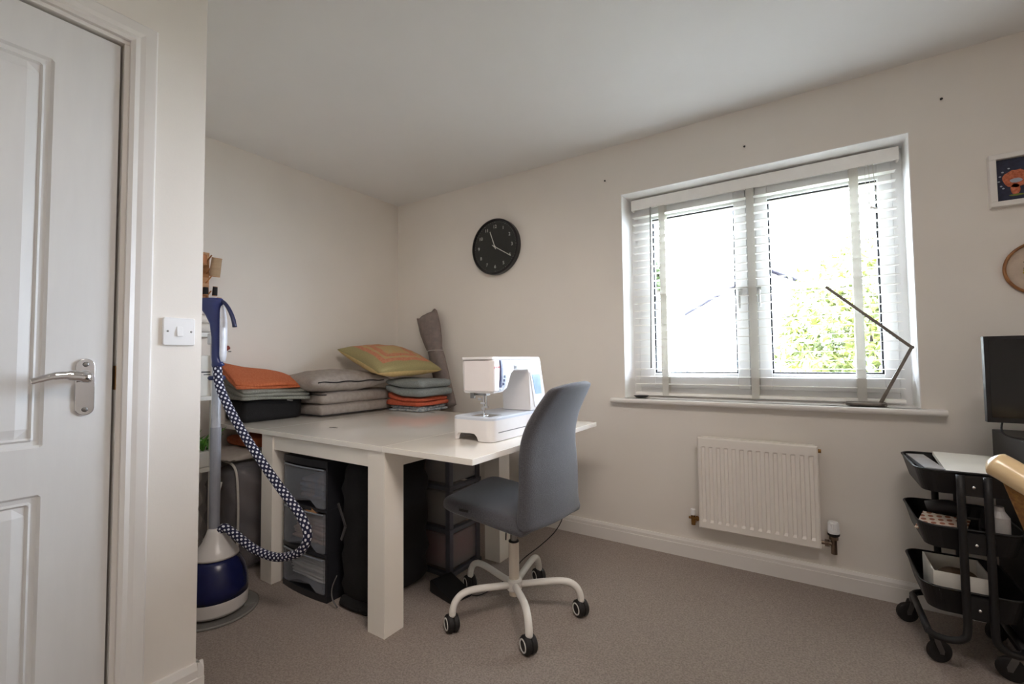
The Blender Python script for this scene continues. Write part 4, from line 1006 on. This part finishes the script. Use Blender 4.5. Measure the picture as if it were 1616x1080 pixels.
# thread rack on the far wall with cone and reels
tr = thing('thread_rack', 'wooden thread rack with pegs high on the alcove wall above the steamer', 'thread rack', (XL, 1.13, 1.45))
m_wood = mat('rack_beech', (198, 150, 102), .5, rgb2=(176, 124, 78), scale=12, stretch=(1, 1, 5))
finish('backboard', B((XL+.0005, XL+.014, 1.00, 1.200, 1.425, 1.72)), m_wood, tr, bevel=.001)
for z_ in (1.462, 1.545, 1.60, 1.665):
    for y in (1.05, 1.12, 1.185):
        finish('peg', tube([(XL+.014, y, z_), (XL+.075, y, z_+.030)], .0035, 8), m_wood, tr)
finish('ledge', B((XL+.014, XL+.06, 1.02, 1.225, 1.436, 1.446)), m_wood, tr)
def reel(x, y, z_, r, h, m1, name, label, cat, tilt=(0, 0, 0), wood=m_wood):
    t2 = thing(name, label, cat, (x, y, z_), 0, 'reels and cones of thread on the wooden rack')
    R3 = Euler(tilt).to_matrix()
    finish('spool_core', lathe([(r*.35, -.003), (r*1.02, -.003), (r*1.02, 0), (r*.45, .001), (r*.45, h), (r*.98, h+.001), (r*.98, h+.003), (r*.35, h+.003)], (x, y, z_+.003), 20, rot=R3), wood, t2)
    finish('thread', lathe([(r*.46, .001), (r, .001), (r*.93, h), (r*.46, h)], (x, y, z_+.003), 24, rot=R3), m1, t2, smooth=False)
    return t2
reel(XL+.06, 1.208, 1.580, .027, .100, mat('twine_thread', (192, 164, 132), .9, bump=.5, bscale=300, stretch=(.2, .2, 6)), 'thread_cone', 'large cone of beige twine tilted on the wooden thread rack', 'thread', (0, .25, .0))
reel(XL+.05, 1.168, 1.470, .014, .040, mat('black_thread', (30, 30, 32), .8), 'thread_reel', 'black and white reel left on the rack ledge, below the twine cone', 'thread')
reel(XL+.05, 1.215, 1.470, .013, .048, mat('black_thread', (30, 30, 32), .8), 'thread_reel', 'plain black reel right of the striped reel below the twine cone', 'thread', (0, .1, 0))
o = reel(XL+.06, 1.235, 1.428, .013, .028, mat('mono_thread', (210, 206, 200), .8), 'thread_reel', 'small white reel with a black band just above the steamer head', 'thread')
finish('dark_band', lathe([(.0133, .010), (.0133, .018)], (XL+.06, 1.235, 1.431), 20, cap=False), mat('black_thread', (30, 30, 32)), o)
reel(XL+.05, 1.150, 1.640, .022, .050, mat('tan_thread', (186, 124, 84), .9), 'thread_reel', 'reel of tan thread at the top left of the rack, beside the cone', 'thread')
# little hanging ornament
hg = thing('hanging_ornament', 'tiny rust red ornament hanging from a white hook on the alcove wall', 'ornament', (XL, 1.30, 1.17))
finish('hook', B((XL+.0005, XL+.012, 1.294, 1.306, 1.200, 1.240)), m_upvc, hg, bevel=.002)
bm = bmesh.new(); bmesh.ops.create_icosphere(bm, subdivisions=2, radius=.014, matrix=Matrix.Translation((XL+.016, 1.302, 1.176)))
for v in bm.verts: v.co += (v.co-Vector((XL+.016, 1.302, 1.176)))*.35*noise2(v.co.y*40, v.co.z*40, 3)
finish('ornament_body', bm, mat('rust_red', (132, 56, 40), .7), hg)
bm = B((XL+.014, XL+.017, 1.286, 1.291, 1.150, 1.180), (XL+.014, XL+.017, 1.308, 1.324, 1.152, 1.157)); finish('ornament_leaf', bm, mat('dark_green', (52, 58, 40)), hg)

# clear bag full of dark clothes, under the table end
cb = thing('clothes_bag', 'clear zipped bag of dark clothes standing on the carpet behind the steamer', 'storage bag', (-2.60, 1.30, 0))
m_dark = mat('dark_clothes', (52, 50, 58), .9, rgb2=(84, 68, 62), scale=6)
bm = soft_box(-2.86, -2.475, 1.175, 1.56, .004, .50, .16, .02, 5, 14); finish('clothes', bm, m_dark, cb, smooth=True)
bm = soft_box(-2.870, -2.455, 1.100+.055, 1.585, .002, .565, .14, .016, 8, 16, .02); finish('clear_cover', bm, film_mat('clear_vinyl', (172, 170, 174), .30, .12), cb, smooth=True)
pth = [(-2.453, 1.17, .03), (-2.445, 1.175, .2), (-2.455, 1.178, .42), (-2.475, 1.17, .55), (-2.60, 1.165, .575), (-2.80, 1.165, .57)]
finish('edge_binding', tube(smooth_path(pth, 6), .006, 8), mat('binding_white', (190, 184, 176), .8), cb, smooth=True)
o = finish('cloth_cover', soft_box(-2.865, -2.47, 1.14, 1.50, .578, .606, .5, .014, 3, 12, .02), mat('stone_cloth', (158, 150, 142), .9), smooth=True); tag(o, 'stone coloured cloth draped over the top of the clear clothes bag', 'cloth')
o = finish('folded_fabric', soft_box(-2.82, -2.52, 1.28, 1.52, .618, .675, .5, .006, 6, 10), m_orange, smooth=True); tag(o, 'orange fabric folded under the table end above the clothes bag', 'fabric')
o = finish('rolled_cloth', tube(smooth_path([(-2.415, 1.30, .555), (-2.405, 1.42, .56), (-2.41, 1.52, .56)], 5), .030, 18), mat('roll_grey', (150, 144, 146), .9), smooth=True); tag(o, 'pale rolled cloth poking out beside the far left table leg', 'cloth')

# ================================================================== black three-tier trolley
tr_ = thing('utility_trolley', 'black three-tier metal trolley on castors in front of the window wall', 'trolley', (.435, 2.325, 0))
TX0_, TX1_, TY0_, TY1_ = .305, .575, 2.145, 2.510
for (zt, dp) in ((.685, .078), (.494, .078), (.285, .085)):
    top = rrect(TX0_, TX1_, TY0_, TY1_, .055, 8); low = rrect(TX0_+.020, TX1_-.020, TY0_+.020, TY1_-.020, .045, 8)
    bm = bmesh.new(); n = len(top)
    A_ = [bm.verts.new((x, y, zt)) for x, y in top]; B_ = [bm.verts.new((x, y, zt-dp)) for x, y in low]
    for i in range(n): bm.faces.new((A_[i], A_[(i+1)%n], B_[(i+1)%n], B_[i]))
    bm.faces.new(B_)
    t3 = finish('tray', bm, m_blackmetal, tr_, thick=.0025)
    finish('tray_rim', tube([(x, y, zt) for x, y in top], .004, 8, closed=True), m_blackmetal, t3, smooth=True)
    bm = bmesh.new()
    for y, s in ((TY0_-.016, 1), (TY1_+.016, -1)):
        lathe([(0, 0), (.0065, 0), (.006, .003), (.003, .005), (0, .0055)], (.445, y, zt-dp*.55), 14, bm, rot=Matrix.Rotation(s*PI/2, 3, 'X'))
    finish('screw', bm, m_chrome, t3, smooth=True)
    finish('bracket', B((.405, .485, TY0_-.0155, TY0_-.0045, zt-dp+.005, zt-.005)), m_blackmetal, t3)
    finish('bracket', B((.405, .485, TY1_+.0045, TY1_+.0155, zt-dp+.005, zt-.005)), m_blackmetal, t3)
for y, s in ((TY0_-.020, -1), (TY1_+.018, 1)):
    for x, sx_ in ((.412, -1), (.478, 1)):
        xe = .335 if sx_ < 0 else .545
        pts_ = [(x, y, .68), (x, y, .30), (x, y, .17), (x+sx_*.012, y, .135), (x+sx_*.04, y-s*.01, .118), (xe-.0*sx_, y-s*.03, .112), (xe+sx_*.014, y-s*.06, .112)]
        finish('post', tube(smooth_path(pts_, 5), .0115, 14), m_blackmetal, tr_, smooth=True)
for xe in (.321, .559):
    finish('base_rail', tube([(xe, TY0_+.035, .112), (xe, TY1_-.035, .112)], .0115, 14), m_blackmetal, tr_, smooth=True)
for (x, y, rz_) in ((.335, 2.20, 25), (.318, 2.475, 200), (.545, 2.20, 160), (.545, 2.47, 30)):
    R3 = Matrix.Rotation(math.radians(rz_), 3, 'Z'); o3 = Vector((x, y, 0)); q = lambda a, b, c2: o3+R3 @ Vector((a, b, c2))
    axm = R3 @ Vector((0, 1, 0)); cc = q(.018, 0, .038)
    Rw = Vector((0, 0, 1)).rotation_difference(axm).to_matrix()
    cs = finish('castor_wheel', lathe([(0, -.011), (.030, -.011), (.0375, -.007), (.0375, .007), (.030, .011), (0, .011)], cc, 32, rot=Rw), m_rubber, tr_, smooth=False, bevel=.001)
    bm = bmesh.new()
    for sgn in (-1, 1):
        pr_ = [q(-.006, sgn*.0135, .088), q(.010, sgn*.0135, .088), q(.026, sgn*.0135, .045), q(.024, sgn*.0135, .032), q(.012, sgn*.0135, .034), q(-.002, sgn*.0135, .070)]
        pr2 = [p + axm*sgn*.0016 for p in pr_]; a1 = [bm.verts.new(p) for p in pr_]; a2 = [bm.verts.new(p) for p in pr2]
        bm.faces.new(a1); bm.faces.new(a2[::-1])
        for i in range(6): bm.faces.new((a1[i], a1[(i+1)%6], a2[(i+1)%6], a2[i]))
    tube([q(.002, 0, .084), q(.002, 0, .104)], .007, 12, bm); tube([q(.018, -.0155, .038), q(.018, .0155, .038)], .005, 10, bm)
    finish('fork', bm, mat('fork_zinc', (120, 118, 118), .35, metal=.8), cs)
# what lies in it
def sheet(name, x, y, z_, w_, d_, th, rz_, m_, label, cat, tilt=(0, 0)):
    bm = B((-w_/2, w_/2, -d_/2, d_/2, 0, th)); bm.transform(Matrix.Translation((x, y, z_)) @ Euler((tilt[0], tilt[1], math.radians(rz_))).to_matrix().to_4x4())
    o = finish(name, bm, m_); return tag(o, label, cat)
sheet('foil_packet', .352, 2.32, .672, .055, .28, .014, 3, mat('foil', (190, 190, 194), .3, metal=.5, bump=.5, bscale=30), 'long silver plastic packet along the left of the top trolley tray', 'packet')
o = sheet('craft_box', .485, 2.30, .612, .13, .26, .058, 0, mat('box_ochre', (176, 136, 66), .6, rgb2=(120, 112, 118), scale=14), 'box with ochre and mauve printing in the top trolley tray', 'box')
sheet('white_envelope', .480, 2.33, .676, .17, .30, .014, -3, m_paper, 'flat white papers stacked over the printed box in the top trolley tray', 'papers', (math.radians(3), 0))
def dotted_mat():
    m = bpy.data.materials.new('dotted_card'); m.use_nodes = True; nt = m.node_tree; N = nt.nodes; L = nt.links; b = N['Principled BSDF']
    tc = N.new('ShaderNodeTexCoord'); vo = N.new('ShaderNodeTexVoronoi'); vo.inputs['Scale'].default_value = 42; vo.inputs['Randomness'].default_value = 0
    mp = N.new('ShaderNodeMapping'); mp.inputs['Scale'].default_value = (1, 1, 0); L.new(tc.outputs['Object'], mp.inputs[0]); L.new(mp.outputs[0], vo.inputs['Vector'])
    cr = N.new('ShaderNodeValToRGB'); cr.color_ramp.interpolation = 'CONSTANT'; cr.color_ramp.elements[0].color = (*lin((150, 88, 62)), 1)
    cr.color_ramp.elements[1].position = .33; cr.color_ramp.elements[1].color = (*lin((214, 196, 180)), 1)
    L.new(vo.outputs['Distance'], cr.inputs[0]); L.new(cr.outputs[0], b.inputs['Base Color']); b.inputs['Roughness'].default_value = .6; return m
sheet('dotted_card', .385, 2.26, .470, .13, .13, .004, -20, dotted_mat(), 'cream card with brown dots lying in the middle trolley tray', 'card', (math.radians(14), 0))
o = finish('glue_gun', tube(smooth_path([(.36, 2.36, .50), (.42, 2.35, .515), (.47, 2.35, .50)], 4), .026, 12), mat('dark_grey_plastic', (52, 50, 52), .5), smooth=True); tag(o, 'dark grey tool lying behind the dotted card in the middle tray', 'tool')
o = finish('plastic_bottle', lathe([(0, 0), (.024, 0), (.026, .006), (.026, .115), (.014, .135), (.012, .15), (0, .15)], (.522, 2.215, .420), 24), mat('bottle_grey', (176, 174, 172), .4), smooth=False); tag(o, 'pale grey bottle standing at the right of the middle trolley tray', 'bottle')
o = finish('wire_basket', frame_bm(.415, .475, .425, .52, .005, 2.21, 2.216, bmesh.new()), m_blackmetal); tag(o, 'small dark wire frame beside the bottle in the middle tray', 'rack')
bx = thing('open_box', 'open white box with a wooden piece inside it in the bottom trolley tray', 'box', (.42, 2.31, .203))
finish('box_body', frame_box := B((.345, .500, 2.205, 2.209, .203, .318), (.345, .500, 2.391, 2.395, .203, .318), (.345, .349, 2.209, 2.391, .203, .318), (.496, .500, 2.209, 2.391, .203, .318), (.349, .496, 2.209, 2.391, .203, .207)), m_paper, bx)
o = finish('wooden_brush', soft_box(.365, .485, 2.24, 2.33, .215, .312, .5, .004, 2, 8), mat('brush_wood', (104, 84, 66), .6)); tag(o, 'brown wooden piece standing inside the open white box', 'brush')
o = finish('steel_tin', lathe([(0, 0), (.030, 0), (.030, .040), (.027, .043), (0, .043)], (.43, 2.183, .2035), 28), m_steel, smooth=False); tag(o, 'shallow metal tin in front of the open white box in the bottom tray', 'tin')

# ---- black cabinet, monitor and wooden armchair at the right edge
cbn = thing('black_cabinet', 'tall black cabinet at the right edge beside the trolley', 'cabinet', (.85, 2.36, 0))
CXL = .600
finish('carcass', B((CXL, 1.16, 2.19, 2.58, 0, .79)), m_black, cbn, bevel=.002)
for z0, z1 in ((.02, .38), (.39, .60), (.61, .782)):
    dd = finish('drawer', B((CXL+.004, 1.156, 2.172, 2.189, z0, z1)), mat('cabinet_front', (30, 29, 31), .4), cbn, bevel=.002)
    finish('drawer_handle', tube(smooth_path([(CXL+.045, 2.171, z1-.035), (CXL+.05, 2.150, z1-.035), (CXL+.08, 2.148, z1-.035), (CXL+.12, 2.150, z1-.035), (CXL+.125, 2.171, z1-.035)], 4), .004, 8), m_blackmetal, dd, smooth=True)
mo = thing('computer_monitor', 'black flat screen monitor standing on the black cabinet', 'monitor', (.79, 2.32, .79))
bm = B((-.27, .27, -.014, .014, .85, 1.152)); bm.transform(Matrix.Translation((.785, 2.27, 0))); finish('housing', bm, m_black, mo, bevel=.0015)
finish('screen', B((.785-.258, .785+.258, 2.2545, 2.2558, .868, 1.140)), mat('screen_off', (14, 14, 16), .12), mo)
finish('stand', B((.765, .805, 2.285, 2.30, .80, .95)), m_black, mo); finish('stand_foot', prism(rrect(.66, .91, 2.20, 2.38, .02, 4), .7905, .803, 'Z'), m_black, mo, bevel=.003)
finish('cable', tube(smooth_path([(.565, 2.29, .88), (.556, 2.285, .82), (.575, 2.275, .80), (.61, 2.27, .796)], 5), .003, 8), m_black, mo, smooth=True)
o = finish('white_plug', B((.600, .622, 2.20, 2.222, .7905, .806)), m_upvc, bevel=.003); tag(o, 'small white plug on the left edge of the black cabinet', 'plug')
ac = thing('wooden_armchair', 'wooden armchair with a pale curved arm rail at the right edge', 'armchair', (.62, 1.35, 0))
m_rail = mat('pale_beech', (226, 202, 160), .3, rgb2=(212, 182, 134), scale=6, coat=.4, stretch=(1, 1, 4))
m_cane = mat('cane_brown', (150, 104, 44), .6, rgb2=(120, 78, 30), scale=130, bump=.7, bscale=130)
rail = [(.312, 1.37, .860), (.332, 1.358, .848), (.368, 1.335, .822), (.418, 1.30, .798), (.48, 1.26, .788), (.57, 1.22, .790), (.68, 1.20, .80), (.78, 1.23, .80), (.86, 1.32, .795), (.90, 1.44, .79)]
rp = smooth_path(rail, 6); nr = len(rp)
finish('arm_rail', tube(rp, [.012, .022, .029]+[.034]*(nr-4)+[.02], 18, sx=.75), m_rail, ac, smooth=True)
bm = bmesh.new(); U_ = []
for k in range(4, nr-4):
    p = rp[k]; c2 = Vector((.62, 1.42, 0)); q2 = c2+(Vector((p.x, p.y, 0))-c2)*.62
    U_.append((bm.verts.new((p.x, p.y, p.z-.012)), bm.verts.new((q2.x, q2.y, .46))))
for a, b in zip(U_, U_[1:]): bm.faces.new((a[0], b[0], b[1], a[1]))
finish('cane_back', bm, m_cane, ac, thick=.008, smooth=True)
e0 = rp[9]
finish('seat', soft_box(.42, .84, 1.25, 1.62, .43, .47, .4, .001, 1, 8), m_cane, ac, smooth=True)
for x, y in ((.45, 1.28), (.80, 1.28), (.45, 1.58), (.80, 1.58)): finish('leg', tube([(x, y, .435), (x+(x-.62)*.12, y+(y-1.42)*.12, 0)], [.016, .011], 12), m_rail, ac, smooth=True)

# ================================================================== outside the window
def far(o, label, cat=None, group=None, kind=None): return tag(o, label, cat, group, kind)
GZ = -2.6
struct(finish('ground_outside', B((-30, 30, 3.2, 60, GZ-.1, GZ)), mat('outside_ground', (150, 155, 140), .9)), 'pale ground outside')
def tree(name, cx_, cy_, cz_, rx, ry, rz_, n_, seed, label, leafc, leaf2):
    t4 = thing(name, label, 'tree', (cx_, cy_, GZ)); rnd = random.Random(seed); bm = bmesh.new()
    for k in range(n_):
        while True:
            p = Vector((rnd.uniform(-1, 1), rnd.uniform(-1, 1), rnd.uniform(-1, 1)))
            if .35 < p.length < 1: break
        lump = 1+.18*math.sin(p.x*7+seed)*math.cos(p.z*6)+.12*math.sin(p.y*9+p.z*5)
        c_ = Vector((cx_+p.x*rx*lump, cy_+p.y*ry*lump, cz_+p.z*rz_*lump)); s = rnd.uniform(.04, .085)
        R3 = Euler((rnd.uniform(-1.2, 1.2), rnd.uniform(-1.2, 1.2), rnd.uniform(0, 6))).to_matrix()
        v = [bm.verts.new(c_+R3 @ Vector(q)*s) for q in ((-1, 0, 0), (-.2, -.42, .1), (1, 0, -.1), (-.2, .42, .1))]
        bm.faces.new(v)
    finish('foliage', bm, mat(name+'_leaf', leafc, .6, rgb2=leaf2, scale=3), t4)
    bm = bmesh.new(); tube(smooth_path([(cx_, cy_, GZ), (cx_+.1, cy_, GZ+1), (cx_, cy_, cz_)], 4), .09, 10, bm)
    for k in range(16):
        a = rnd.uniform(0, 2*PI); e = Vector((cx_+math.cos(a)*rx*.8, cy_+math.sin(a)*ry*.8, cz_+rnd.uniform(-.5, .8)*rz_)); tube(smooth_path([(cx_, cy_, cz_-rz_*.9), (cx_+(e.x-cx_)*.4, cy_+(e.y-cy_)*.4, cz_-rz_*.4), e], 4), [.03-.0025*i for i in range(9)], 6, bm)
    finish('trunk', bm, mat('bark', (44, 34, 22), .9, rgb2=(30, 22, 14)), t4, smooth=True)
tree('garden_tree', .62, 6.7, .85, 1.05, 1.0, 1.5, 9000, 2, 'bright leafy green tree outside the right window pane', (92, 96, 30), (52, 60, 16))
tree('distant_tree', -1.78, 6.3, 2.22, .17, .2, .22, 600, 8, 'slim green tree outside near the left edge of the left pane', (40, 54, 16), (28, 40, 12))
hs = thing('neighbour_house', 'pale neighbouring house with a sloping tiled roof outside the left pane', 'house', (-1, 16, GZ))
m_brick = mat('pale_render', (226, 220, 208), .9, var=.03); m_tile = mat('roof_tile', (188, 186, 202), .8, rgb2=(170, 168, 188), scale=5)
finish('wall', prism([(-4.4, GZ), (2.4, GZ), (2.4, 1.75), (-1.0, 3.55), (-4.4, 1.75)], 14.5, 22, 'Y'), m_brick, hs)
for sgn in (-1, 1):
    bm = bmesh.new(); q4 = [(-1.0, 14.1, 3.75), (-1.0+sgn*3.8, 14.1, 1.74), (-1.0+sgn*3.8, 22.3, 1.74), (-1.0, 22.3, 3.75)]
    bm.faces.new([bm.verts.new(p) for p in q4]); finish('roof', bm, m_tile, hs, thick=.12)
for x in (-3.9, -2.1, .5):
    wf = finish('window', B((x, x+.9, 14.42, 14.49, 0.3, 1.5)), m_upvc, hs); finish('pane', B((x+.07, x+.42, 14.40, 14.415, 0.37, 1.43), (x+.48, x+.83, 14.40, 14.415, 0.37, 1.43)), mat('far_glass', (120, 128, 140), .2), wf)
sd = thing('brick_building', 'edge of a nearby building with dark eaves at the left window edge', 'building', (-3.4, 8, GZ))
finish('wall', B((-4.8, -2.08, 7.2, 9.5, GZ, 2.72)), m_brick, sd)
bm = prism([(-4.9, 2.72), (-1.86, 2.72), (-1.83, 2.80), (-1.83, 2.88), (-3.4, 3.9), (-4.9, 2.9)], 6.95, 9.6, 'Y')
finish('eaves', bm, mat('dark_eaves', (14, 14, 16), .6), sd)
